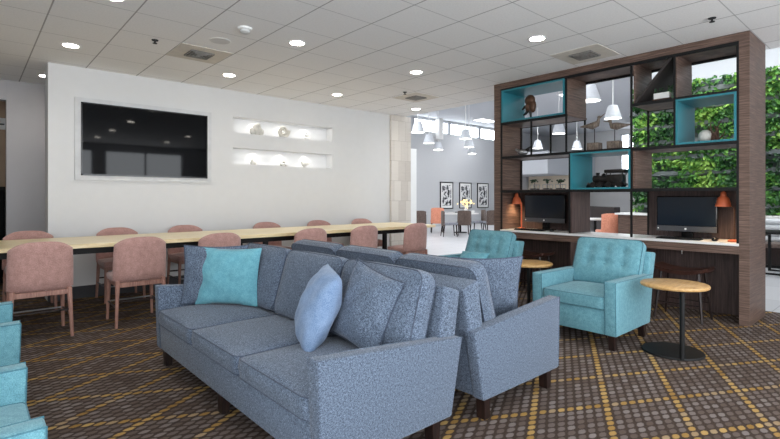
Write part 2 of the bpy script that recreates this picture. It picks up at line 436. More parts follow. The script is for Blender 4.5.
# window wall behind the camera: piers, sill, head, mullions, panes
WF = -2.5
b = MB(); b.box(-2.6, 7.0, WF - 0.15, WF, 0, 0.12); b.box(-2.6, 7.0, WF - 0.15, WF, 2.85, CZ)
for x0, x1 in ((-2.6, -2.2), (0.2, 0.5), (2.9, 3.2), (5.6, 7.0)): b.box(x0, x1, WF - 0.15, WF, 0.12, 2.85)
struct('wall_front', b, M['white_wall'], smooth=0)
for i, (x0, x1) in enumerate(((-2.2, 0.2), (0.5, 2.9), (3.2, 5.6))):
    b = MB()
    for x in (x0, (x0 + x1) / 2 - 0.025, x1 - 0.05): b.box(x, x + 0.05, WF - 0.1, WF - 0.05, 0.12, 2.85)
    for z in (0.12, 1.0, 2.80): b.box(x0, x1, WF - 0.1, WF - 0.05, z, z + 0.05)
    struct('window_%d' % (i + 1), b, M['window_white'])
    p = lamp('window_daylight_portal', 'AREA', ((x0 + x1) / 2, WF - 0.16, 1.48), 1.0, rot=(PI / 2, 0, 0), shape='RECTANGLE', size=x1 - x0, size_y=2.7)
    p.data.cycles.is_portal = True
# dining hall shell
YF = 15.0
b = MB(); b.box(6.55, 26, YF, YF + 0.2, 0, 4.3); b.box(6.55, 26, YF, YF + 0.2, 4.88, 5.1); b.box(6.55, 14.6, YF, YF + 0.2, 4.3, 4.88); b.box(20.9, 26, YF, YF + 0.2, 4.3, 4.88)
struct('wall_dining_far', b, M['dining_wall'], 'tall grey dining hall wall under a clerestory strip', smooth=0)
b = MB()
for x in (14.65, 17.05, 19.35, 20.85): b.box(x - 0.09, x + 0.09, YF + 0.02, YF + 0.12, 4.3, 4.88)
b.box(14.6, 20.9, YF + 0.05, YF + 0.12, 4.3, 4.34); b.box(14.6, 20.9, YF + 0.05, YF + 0.12, 4.84, 4.88)
struct('window_4', b, M['window_white'], 'clerestory strip window frame')
b = MB(); b.box(14.6, 20.9, YF + 0.08, YF + 0.09, 4.34, 4.84); struct('window_5', b, M['glass'], 'clerestory panes')
b = MB(); b.box(16.03, 16.32, YF - 0.25, YF - 0.02, 4.0, 4.95); struct('trim_2', b, M['white'])
b = MB(); b.box(13.0, 13.15, -2.5, 5.1, 0, 5.1); struct('wall_living_side', b, M['dining_wall'])
b = MB(); b.box(13.15, 26, 5.0, 5.1, 0, 5.1); struct('wall_return', b, M['pale_wall'])
b = MB(); b.box(26, 26.15, 5.0, 9.95, 0, 5.1); b.box(26, 26.15, 10.85, 15.2, 0, 5.1); b.box(26, 26.15, 9.95, 10.85, 0, 2.6); b.box(26, 26.15, 9.95, 10.85, 4.7, 5.1); struct('wall_end', b, M['white_wall'], smooth=0)
b = MB()
for y in (9.95, 10.37, 10.79): b.box(26.02, 26.1, y, y + 0.06, 2.6, 4.7)
for z in (2.6, 3.6, 4.64): b.box(26.02, 26.1, 9.95, 10.85, z, z + 0.06)
struct('window_8', b, M['window_white'], 'tall narrow window at the far end of the dining hall')
b = MB(); b.box(26.05, 26.06, 9.95, 10.85, 2.6, 4.7); struct('window_9', b, M['glass'])
b = MB(); b.box(6.9, 13.15, -2.6, -2.5, 0, 5.1); struct('wall_dining_front', b, M['pale_wall'])
# bulkhead over the far servery
b = MB(); b.box(21.0, 25.95, 12.2, 14.95, 2.5, 3.6); struct('wall_bulkhead', b, M['pale_wall'])
b = MB(); b.box(23.6, 23.8, 12.3, 14.9, 0, 2.5); struct('wall_servery', b, plain('warm_cream_paint', (226, 212, 192), 0.8, var=0.01))

# ------------------------------------------------------------------ ceiling fittings of the lounge
def downlight(x, y, label, e=16):
    t = thing('recessed_downlight', label, 'ceiling light', (x, y, CZ), 0, 'recessed lounge downlights')
    MB().lathe([(0.078, 0), (0.078, -0.006), (0.098, -0.006), (0.1, 0)], n=28, caps=False).build('trim_ring', M['white'], t)
    MB().lathe([(0.077, -0.001), (0.077, -0.004)], n=28).build('lens', M['glow'], t)
    lamp('downlight_beam', 'SPOT', (0, 0, -0.02), e, (1.0, 0.975, 0.94), t, (0, 0, 0), spot_size=math.radians(140), spot_blend=0.9, shadow_soft_size=0.08)
    return t
for x, y, l in ((0.855, 6.42, 'round lit downlight above left end of the television'), (0.808, 8.27, 'lit downlight half hidden behind left edge of the television wall'),
                (0.92, 4.62, 'lit downlight cut by top edge of the picture, in line with the television left edge'), (2.73, 6.5, 'round lit downlight beside the square vent, above the gap between television and niches'),
                (2.73, 4.65, 'round lit downlight in front of the smoke detector'), (4.60, 6.54, 'round lit downlight above right end of the wall niches'),
                (4.59, 4.65, 'round lit downlight in ceiling centre, between the niches and the shelf divider'), (6.50, 6.59, 'farthest lit downlight, just in front of the stone column top'),
                (4.60, 2.80, 'round lit downlight nearest the top left of the shelf divider')):
    downlight(x, y, l)
for x, y in ((0.9, 2.8), (2.73, 2.8), (0.9, 0.95), (2.73, 0.95), (4.6, 0.95), (2.73, -0.9), (4.6, -0.9), (-1.0, 2.8)):
    downlight(x, y, 'lounge downlight behind the viewpoint, mirrored in the black television screen')
def vent(x, y, s, label):
    t = thing('ceiling_vent', label, 'vent', (x, y, CZ), 0, 'square ceiling air vents')
    b = MB(); h = s / 2
    b.box(-h, h, -h, h, -0.006, 0); b.build('panel', M['vent_panel'], t)
    b = MB(); q = h * 0.46
    b.box(-q, q, -q, q, -0.010, -0.006); b.build('throat_shade', M['dark'], t)  # dark slab carries the shade of the duct opening in its colour
    for k in range(4):
        g = q * (0.95 - 0.24 * k)
        b = MB(); z0, z1 = -0.02 - 0.003 * k, -0.010
        for sx in (-1, 1):
            b.box(sx * g - 0.008, sx * g + 0.008, -g, g, z0, z1); b.box(-g, g, sx * g - 0.008, sx * g + 0.008, z0, z1)
        b.build('louvre_ring', M['grille'], t)
vent(2.06, 5.785, 0.59, 'square beige air vent in ceiling above the right half of the television')
vent(5.75, 5.83, 0.57, 'small square air vent in ceiling near the stone column')
vent(5.55, 2.735, 0.59, 'square grey air vent in ceiling directly above top edge of the shelf divider')
t = thing('ceiling_speaker', 'flat round speaker grille in ceiling beside the square vent', 'speaker', (2.06, 5.15, CZ))
MB().lathe([(0.115, 0), (0.115, -0.002), (0.105, -0.004)], n=32).build('rim', M['white'], t)
MB().lathe([(0.104, -0.003), (0.104, -0.005)], n=32).build('grille', plain('speaker_mesh', (214, 213, 212), 0.8), t)
t = thing('smoke_detector', 'white domed smoke detector on ceiling above the niches', 'smoke detector', (2.094, 4.593, CZ))
MB().lathe([(0.07, 0), (0.07, -0.018), (0.06, -0.022)], n=24).build('base', M['white'], t)
MB().lathe([(0.052, -0.022), (0.05, -0.045), (0.035, -0.055)], n=24).build('sensor_head', plain('detector_grey', (196, 196, 194), 0.5), t)
for x, y, l in ((1.516, 5.594, 'small dark sprinkler head left of the square ceiling vent'), (5.32, 5.65, 'small dark sprinkler head beside the far ceiling vent'), (5.334, 1.369, 'dark sprinkler head on ceiling in front of the right shelf post')):
    t = thing('ceiling_sprinkler', l, 'sprinkler', (x, y, CZ), 0, 'ceiling sprinklers')
    MB().lathe([(0.035, 0), (0.032, -0.008)], n=16).build('rose', M['dark'], t)
    MB().cone((0, 0, -0.008), (0, 0, -0.035), 0.009, 0.009).build('stem', M['dark'], t)
    MB().lathe([(0.024, -0.035), (0.024, -0.039)], n=16).build('deflector', M['dark'], t)

# ------------------------------------------------------------------ television and niches
t = thing('mounted_television', 'large black wall television in a grey metal surround', 'television', (1.925, WY - 0.002, 1.561))
b = MB(); X, H = 0.895, 1.09
w = 0.066; b.box(-X, -X + w, -0.03, 0, 0, H); b.box(X - w, X, -0.03, 0, 0, H); b.box(-X + w, X - w, -0.03, 0, H - 0.06, H); b.box(-X + w, X - w, -0.03, 0, 0, 0.062)
b.build('surround', M['surround'], t)
b = MB(); x, z0, z1 = 0.829, 0.062, H - 0.06
b.box(-x, -x + 0.018, -0.045, 0, z0, z1); b.box(x - 0.018, x, -0.045, 0, z0, z1); b.box(-x, x, -0.045, 0, z1 - 0.018, z1); b.box(-x, x, -0.045, 0, z0, z0 + 0.022)
bz = b.build('bezel', M['black_gloss'], t)
MB().box(-0.05, 0.05, -0.0465, -0.045, z0 + 0.006, z0 + 0.014).build('logo_bar', M['silver'], bz)
MB().box(-0.81, -0.70, -0.0465, -0.045, z0 + 0.007, z0 + 0.017).build('energy_sticker', M['silver'], bz)
MB().box(-x + 0.018, x - 0.018, -0.035, -0.002, z0 + 0.022, z1 - 0.018).build('screen', M['screen'], t)

NX = [3.62, 4.12, 4.62]
for zt in (2.64, 2.14):
    for x in NX:
        lamp('niche_spot', 'SPOT', (x, WY + 0.135, zt - 0.012), 3.0, (1, 0.97, 0.92), None, (0, 0, 0), spot_size=math.radians(130), spot_blend=0.9, shadow_soft_size=0.02)
    lamp('niche_fill_light', 'AREA', ((3.18 + 5.11) / 2, WY + 0.05, zt - 0.01), 1.8, (1, 0.98, 0.94), None, (0, 0, 0), shape='RECTANGLE', size=1.85, size_y=0.06)  # added area lamp without a fixture, fills the niche with light
zt, zb = 2.38, 1.874
t = thing('stone_sculpture', 'knobbly grey stone sculpture at left in upper wall niche', 'sculpture', (3.62, WY + 0.06, zt))
b = MB(); b.ball((0, 0, 0.10), (0.085, 0.05, 0.10)); b.ball((-0.08, 0, 0.06), (0.045, 0.04, 0.06)); b.ball((0.07, 0, 0.06), (0.06, 0.045, 0.06)); b.ball((0.02, -0.02, 0.165), (0.035, 0.03, 0.035)); b.build('boulder', M['stone_grey'], t)
t = thing('coral_sculpture', 'round pale shell sculpture in middle of upper wall niche', 'sculpture', (4.10, WY + 0.06, zt))
pts = [(0.02 + (0.02 + 0.085 * k / 40) * math.cos(k * 0.32), 0, 0.11 + (0.02 + 0.085 * k / 40) * math.sin(k * 0.32)) for k in range(41)]
MB().tube(pts, [0.012 + 0.018 * k / 40 for k in range(41)], 8).build('spiral_shell', plain('pale_shell', (210, 206, 196), 0.6), t)
MB().ball((0, 0, 0.012), (0.07, 0.05, 0.014)).build('foot', M['stone_grey'], t)
t = thing('white_ornament', 'small white knobbed ornament at right in upper wall niche', 'ornament', (4.60, WY + 0.06, zt))
MB().lathe([(0.05, 0), (0.06, 0.02), (0.03, 0.05), (0.045, 0.08), (0.02, 0.11)], n=16).build('vessel', M['white'], t); MB().ball((0.0, 0, 0.12), 0.02).build('knob', M['white'], t)
t = thing('bud_vase', 'small grey bottle vase at left in lower wall niche', 'vase', (3.54, WY + 0.06, zb))
MB().lathe([(0.03, 0), (0.035, 0.03), (0.03, 0.06), (0.012, 0.09), (0.011, 0.13), (0.016, 0.14)], n=16).build('body', M['stone_grey'], t)
MB().box(0.03, 0.07, -0.02, 0.02, 0, 0.045, 0.006).build('side_block', M['stone_grey'], t)
t = thing('pebble_ornament', 'low pale pebble ornament in middle of lower wall niche', 'ornament', (4.13, WY + 0.06, zb))
MB().ball((-0.03, 0, 0.03), (0.045, 0.035, 0.03)).build('pebble', M['stone_grey'], t); MB().ball((0.035, 0, 0.02), (0.03, 0.03, 0.02)).build('pebble', M['stone_grey'], t); MB().ball((0, 0, 0.075), (0.028, 0.025, 0.022)).build('pebble', M['stone_grey'], t)
t = thing('bird_ornament', 'small pale bird ornament at right in lower wall niche', 'ornament', (4.55, WY + 0.06, zb))
MB().ball((0, 0, 0.05), (0.06, 0.03, 0.035)).ball((-0.055, 0, 0.085), (0.024, 0.02, 0.022)).cone((0.04, 0, 0.055), (0.11, 0, 0.085), 0.022, 0.004).build('body', M['stone_grey'], t)
MB().lathe([(0.035, 0), (0.028, 0.02)], n=14).build('foot', M['stone_grey'], t)

# things beyond the opening at far left
t = thing('wall_sign', 'small white sign on tan wall inside the far left opening', 'sign', (0.3, 10.2, 2.46))
MB().box(-0.25, 0.16, -0.03, 0, 0, 0.19, 0.004).build('plate', M['white'], t)
MB().box(-0.22, 0.13, -0.034, -0.03, 0.075, 0.095).build('printed_line', M['dark'], t)
t = thing('dark_cabinet', 'black cabinet standing inside the far left opening', 'cabinet', (0.15, 9.75, 0))
MB().box(-0.35, 0.27, -0.2, 0.2, 0, 1.5, 0.01).build('carcass', M['black'], t); MB().box(-0.33, 0.25, -0.215, -0.2, 0.05, 1.45, 0.004).build('door', M['black_gloss'], t)

# ------------------------------------------------------------------ communal table and pink chairs
TH = 0.84; TX0, TX1, TY0, TY1 = -1.6, 6.3, 5.88, 7.02
t = thing('communal_table', 'long pale ash communal table running along the television wall', 'table', ((TX0 + TX1) / 2, (TY0 + TY1) / 2, 0))
L, W = (TX1 - TX0) / 2, (TY1 - TY0) / 2
MB().box(-L, L, -W, W, TH - 0.045, TH, 0.004, 1).build('tabletop', M['ash'], t)
b = MB()
for sy in (-1, 1): b.box(-L + 0.12, L - 0.12, sy * (W - 0.12) - 0.02, sy * (W - 0.12) + 0.02, TH - 0.115, TH - 0.045)
for x in (-L + 0.14, 0, L - 0.14): b.box(x - 0.02, x + 0.02, -W + 0.14, W - 0.14, TH - 0.115, TH - 0.045)
b.build('apron', M['black'], t)
for x in (-L + 0.15, 0.70, 2.87):
    for sy in (-1, 1): MB().box(x - 0.03, x + 0.03, sy * (W - 0.16) - 0.03, sy * (W - 0.16) + 0.03, 0, TH - 0.115, 0.003, 1).build('leg', M['black'], t)

def back_shell(w, z0, h, y0, curve, thick, arch, n=20, m=12, bow=0.0):
    mb = MB(); bm = mb.bm; F, Bk = {}, {}
    for i in range(n + 1):
        for j in range(m + 1):
            u, v = -1 + 2 * i / n, j / m
            top = h - arch * abs(u) ** 3.2
            z = z0 + v * top
            x = w / 2 * u * (1 - 0.05 * v * v - 0.015 * (1 - v))
            y = y0 + curve * u * u - bow * v
            e = (1 - abs(u) ** 8) ** 0.5 * (1 - abs(2 * v - 1) ** 10) ** 0.5
            k = thick / 2 * (0.25 + 0.75 * e)
            F[i, j] = bm.verts.new((x, y + k, z)); Bk[i, j] = bm.verts.new((x, y - k, z))
    for i in range(n):
        for j in range(m):
            bm.faces.new((F[i, j], F[i, j + 1], F[i + 1, j + 1], F[i + 1, j])); bm.faces.new((Bk[i, j], Bk[i + 1, j], Bk[i + 1, j + 1], Bk[i, j + 1]))
    ring = [(i, 0) for i in range(n)] + [(n, j) for j in range(m)] + [(i, m) for i in range(n, 0, -1)] + [(0, j) for j in range(m, 0, -1)]
    for q in range(len(ring)):
        a, c = ring[q], ring[(q + 1) % len(ring)]
        bm.faces.new((F[a], F[c], Bk[c], Bk[a]))
    return mb
def pink_chair(loc, rz, label, group):
    t = thing('dining_chair', label, 'chair', loc, rz, group)
    back_shell(0.52, 0.475, 0.445, -0.26, 0.075, 0.055, 0.075, bow=0.03).build('backrest', M['pink'], t, smooth=60)
    mb, rt, rb = box_cushion(0.47, 0.45, 0.06, 0.025, 0.05, 14)
    mb.xf(Matrix.Translation((0, 0.02, 0.485))).build('seat', M['pink'], t, smooth=60)
    b = MB()
    b.box(-0.215, 0.215, -0.245, -0.215, 0.405, 0.455, 0.004, 1); b.box(-0.21, 0.21, 0.19, 0.215, 0.405, 0.455, 0.004, 1)
    for sx in (-1, 1): b.box(sx * 0.205 - 0.012, sx * 0.205 + 0.012, -0.22, 0.2, 0.405, 0.455)
    b.build('seat_rail', M['pink_wood'], t)
    for sx in (-1, 1):
        MB().cone((sx * 0.218, -0.228, 0.475), (sx * 0.238, -0.262, 0.0), 0.023, 0.014, 10).build('leg', M['pink_wood'], t)
        MB().cone((sx * 0.212, 0.205, 0.45), (sx * 0.225, 0.225, 0.0), 0.023, 0.014, 10).build('leg', M['pink_wood'], t)
        MB().cone((sx * 0.228, -0.245, 0.2), (sx * 0.219, 0.216, 0.2), 0.009, 0.009, 8).build('stretcher', M['dark_leg'], t)
    MB().cone((-0.219, 0.216, 0.2), (0.219, 0.216, 0.2), 0.009, 0.009, 8).build('foot_bar', M['steel'], t)
    MB().cone((-0.228, -0.245, 0.26), (0.228, -0.245, 0.26), 0.009, 0.009, 8).build('stretcher', M['dark_leg'], t)
    return t
GN, GF = 'pink chairs on the near side of the communal table', 'pink chairs on the wall side of the communal table'
c0 = pink_chair((0.50, 5.71, 0), 0, 'pink velvet chair at near side of long table, leftmost in view', GN)
for x, r, l in ((1.35, 0.0, 'pink chair at near side of long table, just left of the front grey sofa arm'), (2.2, 0.0, 'pink chair at near side of long table, its top showing behind the turquoise pillow'),
                (3.44, 0.0, 'pink chair at near side of long table, showing just above the sofa middle'), (4.36, 0.0, 'pink chair at near side of long table, second from its right end'),
                (5.42, 0.0, 'pink chair at near side of long table, last at its right end')):
    dup(c0, (x, 5.71, 0), r, l)
cf = dup(c0, (0.54, 7.06, 0), PI, 'pink chair across the long table, behind the leftmost near chair'); cf['group'] = GF
for x, l in ((1.5, 'pink chair across the long table, below right part of the television'), (2.39, 'pink chair across the long table, below the television right corner'), (3.70, 'pink chair across the long table, below middle of the niches'),
             (4.72, 'pink chair across the long table, below right end of the niches'), (5.70, 'pink chair across the long table, nearest the stone column')):
    dup(cf, (x, 7.06, 0), PI, l)

# ------------------------------------------------------------------ sofas (length along Y, front towards -X in local space)
def sofa(loc, rz, label, w_extra=0):
    t = thing('sofa', label, 'sofa', loc, rz, 'grey sofas set back to back')
    HL = 1.18
    b = MB(); b.prism([(-0.425, 0.14), (-0.435, 0.335), (0.36, 0.335), (0.39, 0.14)], 'y', -HL + 0.08, HL - 0.08, 0.008).build('base', M['sofa'], t)
    prof = [(-0.43, 0.14), (-0.45, 0.635), (0.502, 0.555), (0.412, 0.14)]
    for s in (-1, 1):
        y0, y1 = sorted((s * HL, s * (HL - 0.082)))
        a = MB().prism(prof, 'y', y0, y1, 0.012, 3).build('arm', M['sofa'], t)
        p = MB()
        for yy in (y0 + 0.002, y1 - 0.002): p.tube([(-0.428, yy, 0.15), (-0.448, yy, 0.632), (0.497, yy, 0.553)], 0.004, 6)
        p.build('piping', M['sofa'], a)
    MB().prism([(0.29, 0.14), (0.405, 0.845), (0.535, 0.80), (0.495, 0.56), (0.40, 0.14)], 'y', -HL + 0.045, HL - 0.045, 0.015, 3).build('back_frame', M['sofa'], t)
    cw = (2 * (HL - 0.082)) / 3
    for k in range(3):
        y = -HL + 0.082 + cw * (k + 0.5)
        piped_cushion('seat_cushion', M['sofa'], M['piping'], t, Matrix.Translation((-0.12, y, 0.395)), 0.655, cw - 0.006, 0.10, 0.036, 0.0035, r=0.04, puffb=0.004, rim_bulge=0.012)
    for k in range(3):
        y = -HL + 0.082 + cw * (k + 0.5)
        # face towards -X, leaning back: local X -> along Y, local Z -> cushion face normal
        lean = Vector((0.14, 0, 0.47)).normalized()
        nrm = Vector((-lean.z, 0, lean.x))
        xa = lean.cross(nrm)
        m = Matrix(((xa.x, lean.x, nrm.x, 0.27), (xa.y, lean.y, nrm.y, y), (xa.z, lean.z, nrm.z, 0.69), (0, 0, 0, 1)))
        piped_cushion('back_cushion', M['sofa'], M['piping'], t, m, cw - 0.012, 0.475, 0.11, 0.05, 0.0035, r=0.07, puffb=0.01, rim_bulge=0.012)
    for x in (-0.37, 0.33):
        for y in (-1.11, 0, 1.11):
            b = MB(); k = 0.75; w = 0.032
            b.prism([(-w, 0.14), (w, 0.14), (w * k - 0.0, 0.0), (-w * k, 0.0)], 'y', -w, w, 0.002, 1)
            b.build('leg', M['dark_leg'], t, (x, y, 0))
    return t
s1 = sofa((1.55, 2.89, 0), 0, 'grey tweed sofa in front, facing left with four throw pillows')
s2 = dup(s1, (2.655, 2.89, 0), PI, 'grey tweed sofa behind, back to back with the front sofa and facing the shelf divider')

# ------------------------------------------------------------------ throw pillows
SZ = 0.468
def pil(name, label, mat, pm, bl, br, top, w, h, t, seed, piping=True, group='throw pillows on the sofas', roll=0.0, pinch=0.07):
    """bottom edge from bl to br, leaning so the top edge centre is at top"""
    bl, br, top = Vector(bl), Vector(br), Vector(top); bc = (bl + br) / 2
    xa = (br - bl).normalized(); ya = (top - bc); ya = (ya - xa * ya.dot(xa)).normalized(); za = xa.cross(ya)
    m = Matrix(((xa.x, ya.x, za.x, 0), (xa.y, ya.y, za.y, 0), (xa.z, ya.z, za.z, 0), (0, 0, 0, 1)))
    c = bc + ya * (h / 2)
    m = m @ Matrix.Rotation(math.radians(roll), 4, 'Z')
    return throw_pillow(name, label, mat, pm, w, h, t, m, c, group, seed=seed, piping=piping, pinch=pinch)
pil('throw_pillow', 'turquoise square pillow on the front sofa left end', M['teal_pillow'], M['teal_pillow'], (1.35, 3.87, 0.475), (1.68, 3.47, 0.475), (1.63, 3.65, 0.90), 0.53, 0.46, 0.15, 1, False)
pil('throw_pillow', 'grey tweed pillow tucked behind the turquoise pillow by the left arm', M['sofa'], M['piping'], (1.27, 3.96, 0.475), (1.66, 3.63, 0.475), (1.52, 3.83, 0.92), 0.52, 0.47, 0.13, 2)
pil('throw_pillow', 'grey tweed pillow propped near the front sofa right arm', M['sofa'], M['piping'], (1.62, 2.32, 0.475), (1.66, 1.93, 0.475), (1.76, 2.09, 0.9), 0.41, 0.46, 0.16, 3, roll=-14)
pil('throw_pillow', 'powder blue pillow leaning sideways on the grey pillow', M['blue_pillow'], M['blue_pillow'], (1.56, 2.62, 0.455), (1.39, 2.25, 0.455), (1.61, 2.35, 0.87), 0.42, 0.48, 0.22, 4, False, roll=-2, pinch=0.02)
pil('throw_pillow', 'grey tweed pillow at near end of the rear sofa', M['sofa'], M['piping'], (2.50, 2.21, 0.475), (2.90, 1.92, 0.475), (2.65, 1.99, 0.91), 0.5, 0.46, 0.13, 5)

# ------------------------------------------------------------------ teal armchairs (front towards -X)
def armchair(loc, rz, label, group):
    t = thing('armchair', label, 'armchair', loc, rz, group)
    HW = 0.40
    MB().prism([(-0.40, 0.13), (-0.405, 0.345), (0.33, 0.345), (0.36, 0.13)], 'y', -HW + 0.09, HW - 0.09, 0.008).build('base', M['teal'], t)
    prof = [(-0.415, 0.13), (-0.43, 0.60), (0.42, 0.59), (0.34, 0.13)]
    for s in (-1, 1):
        y0, y1 = sorted((s * HW, s * (HW - 0.10)))
        a = MB().prism(prof, 'y', y0, y1, 0.014, 3).build('arm', M['teal'], t)
        p = MB()
        for yy in (y0 + 0.003, y1 - 0.003): p.tube([(-0.414, yy, 0.14), (-0.428, yy, 0.597), (0.4, yy, 0.588)], 0.0035, 6)
        p.build('piping', M['teal_pip'], a)
    MB().prism([(0.25, 0.13), (0.40, 0.80), (0.55, 0.785), (0.345, 0.13)], 'y', -HW + 0.02, HW - 0.02, 0.02, 3).build('back_frame', M['teal'], t)
    piped_cushion('seat_cushion', M['teal'], M['teal_pip'], t, Matrix.Translation((-0.10, 0, 0.405)), 0.64, 2 * (HW - 0.103), 0.105, 0.03, 0.003, r=0.03, puffb=0.004, rim_bulge=0.01)
    lean = Vector((0.18, 0, 0.44)).normalized(); nrm = Vector((-lean.z, 0, lean.x)); xa = lean.cross(nrm)
    m = Matrix(((xa.x, lean.x, nrm.x, 0.315), (xa.y, lean.y, nrm.y, 0), (xa.z, lean.z, nrm.z, 0.672), (0, 0, 0, 1)))
    spots = [(x, y) for x in (-0.17, 0.0, 0.17) for y in (-0.03, 0.11)]
    dim = [(x, y, 0.03, 0.035) for x, y in spots] + [(x + dx, 0.04, 0.006, 0.03) for x in (-0.17, 0, 0.17) for dx in (0,)]
    dim += [(x + 0.085, y, 0.010, 0.03) for x in (-0.17, 0.0) for y in (-0.03, 0.11)]
    bc = piped_cushion('back_cushion', M['teal'], M['teal_pip'], t, m, 0.66, 0.475, 0.085, 0.05, 0.004, r=0.05, n=36, puffb=0.01, dimples=dim)
    for x, y in spots:
        u, v = x / 0.33, y / 0.2375
        z = 0.0425 + 0.05 * ((1 - abs(u) ** 2.6) * (1 - abs(v) ** 2.6)) ** 0.7 - 0.031
        MB().ball((0, 0, 0), (0.011, 0.011, 0.006), 10).xf(m @ Matrix.Translation((x, y, z + 0.003))).build('button', M['teal'], bc)
    for x in (-0.36, 0.28):
        for y in (-0.345, 0.345):
            w = 0.03
            MB().prism([(-w, 0.135), (w, 0.135), (w * 0.7, 0), (-w * 0.7, 0)], 'y', -w * 0.9, w * 0.9, 0.002, 1).build('leg', M['dark_leg'], t, (x, y, 0))
    return t
GA = 'teal tufted armchairs'
a0 = armchair((4.55, 2.16, 0), 0, 'teal tufted armchair beside the round oak side table, whole front in view', GA)
dup(a0, (4.62, 3.69, 0), 0, 'teal tufted armchair behind the rear sofa, holding a small turquoise pillow')
dup(a0, (-0.205, 3.88, 0), PI, 'teal armchair at left edge, the one farther back below the pink chair')
dup(a0, (-0.243, 2.26, 0), PI, 'teal armchair in bottom left corner of the picture')
o = pil('throw_pillow', 'small turquoise pillow lying on the teal armchair behind the rear sofa', M['teal_pillow'], M['teal_pillow'], (4.50, 3.90, 0.47), (4.54, 3.52, 0.47), (4.74, 3.69, 0.65), 0.4, 0.28, 0.11, 8, False, 'armchair pillows')

# ------------------------------------------------------------------ round side tables
def side_table(loc, rz, label):
    t = thing('side_table', label, 'side table', loc, rz, 'round oak side tables')
    MB().lathe([(0.245, 0.567), (0.256, 0.572), (0.26, 0.583), (0.257, 0.594), (0.25, 0.598)], n=48).build('tabletop', M['oak'], t)
    MB().lathe([(0.235, 0.0), (0.24, 0.006), (0.235, 0.016), (0.05, 0.022)], (0.02, 0.02, 0), n=48).build('base', M['black'], t)
    MB().cone((-0.18, -0.115, 0.012), (-0.18, -0.115, 0.567), 0.019, 0.019, 16).build('pole', M['black'], t)
    MB().box(-0.21, 0.1, -0.14, 0.05, 0.560, 0.568).build('mounting_plate', M['black'], t)
    return t
st = side_table((4.515, 1.435, 0), 0, 'round oak side table on black pole, in the right foreground')
dup(st, (4.74, 2.99, 0), 0, 'round oak side table between the two teal armchairs')

# ------------------------------------------------------------------ room divider of walnut, black steel and teal boxes
X0, X1 = 6.0, 6.54
YL, YR = 4.265, 1.30       # inner faces of the end posts
t = thing('room_divider', 'tall walnut and black steel shelf divider with three teal boxes', 'shelf unit', (6.25, 2.8, 0))
def P(name, mat, bx, parent=t, bev=0.0):
    """part given in world coordinates: list of boxes"""
    b = MB()
    for q in bx: b.box(q[0] - 6.25, q[1] - 6.25, q[2] - 2.8, q[3] - 2.8, q[4], q[5], bev, 1)
    return b.build(name, mat, parent)
P('post', M['walnut'], [(X0, 6.72, 1.21, YR, 0, CZ - 0.004)])
P('post', M['walnut'], [(X0, X1 + 0.04, YL, 4.385, 0, 2.955)])
P('top_beam', M['walnut'], [(X0, X1 + 0.04, YR, 4.385, 2.955, CZ - 0.004)])
sl = 0.028
for (y0, y1, z) in ((3.19, YL, 2.425), (1.90, 2.36, 2.435), (2.36, YL, 1.915), (YR, 2.36, 1.895), (3.16, YL, 1.415), (YR, 2.36, 1.41)):
    P('shelf', M['walnut'], [(X0 + 0.006, X1 - 0.006, y0, y1, z, z + sl)])
P('divider_panel', M['walnut'], [(X0 + 0.006, X1 - 0.006, 3.20, 3.23, 2.453, 2.955)])
P('divider_panel', M['walnut'], [(X0 + 0.006, X1 - 0.006, 1.885, 1.91, 2.463, 2.955)])
P('divider_panel', M['walnut'], [(X0 + 0.006, X1 - 0.006, 2.335, 2.36, 1.438, 1.895)])
P('divider_panel', M['walnut_v'], [(X0 + 0.006, X1 - 0.02, 3.135, 3.16, 0.85, 1.415)])
P('divider_panel', M['walnut'], [(X0 + 0.006, X1 - 0.006, 2.335, 2.352, 2.463, 2.955)])
P('back_panel', M['walnut_v'], [(X1 - 0.03, X1 - 0.01, 3.16, YL, 0.85, 1.415)])
P('back_panel', M['walnut_v'], [(X1 - 0.03, X1 - 0.01, YR, 2.36, 0.85, 1.41)])
# black steel outline, front and rear
fr = []
f = 0.022
for X in (X0, X1 - 0.014):
    xa, xb = X - 0.004, X + 0.014
    for y, z0, z1 in ((YL - f, 0.85, 2.955), (3.735, 1.94, 2.425), (3.205, 1.94, 2.955), (3.155, 0.85, 1.94), (2.365, 0.85, 2.955), (1.893, 1.92, 2.955), (YR, 0.85, 2.955)):
        fr.append((xa, xb, y, y + f, z0, z1))
    for y0, y1, z in ((YR, YL, 2.937), (3.2, YL, 2.43), (1.893, 2.375, 2.44), (YR, 1.9, 2.44), (2.37, YL, 1.92), (YR, 2.375, 1.905), (YR, YL, 1.415)):
        fr.append((xa - 0.003, xb, y0, y1, z - 0.012, z + f + 0.002))
P('steel_frame', M['black'], fr)
def teal_box(y0, y1, z0, z1):
    w = 0.022
    P('display_box', M['teal_box'], [(X0 - 0.012, X1 + 0.04, y0, y0 + w, z0, z1), (X0 - 0.012, X1 + 0.04, y1 - w, y1, z0, z1), (X0 - 0.012, X1 + 0.04, y0 + w, y1 - w, z0, z0 + w), (X0 - 0.012, X1 + 0.04, y0 + w, y1 - w, z1 - w, z1)])
teal_box(3.235, 4.245, 2.455, 2.935)
teal_box(2.385, 3.152, 1.436, 1.918)
teal_box(1.32, 1.89, 1.926, 2.438)
# triangular cell: a sloped board, the shade of its underside put into the dark colour
b = MB(); b.prism([(2.334 - 2.8, 2.463), (2.334 - 2.8, 2.492), (1.936 - 2.8, 2.954), (1.912 - 2.8, 2.954), (1.912 - 2.8, 2.945), (2.322 - 2.8, 2.463)], 'x', X0 + 0.004 - 6.25, X1 - 0.01 - 6.25)
b.build('sloped_panel', plain('shade_darkened_board', (44, 38, 37), 0.6), t)

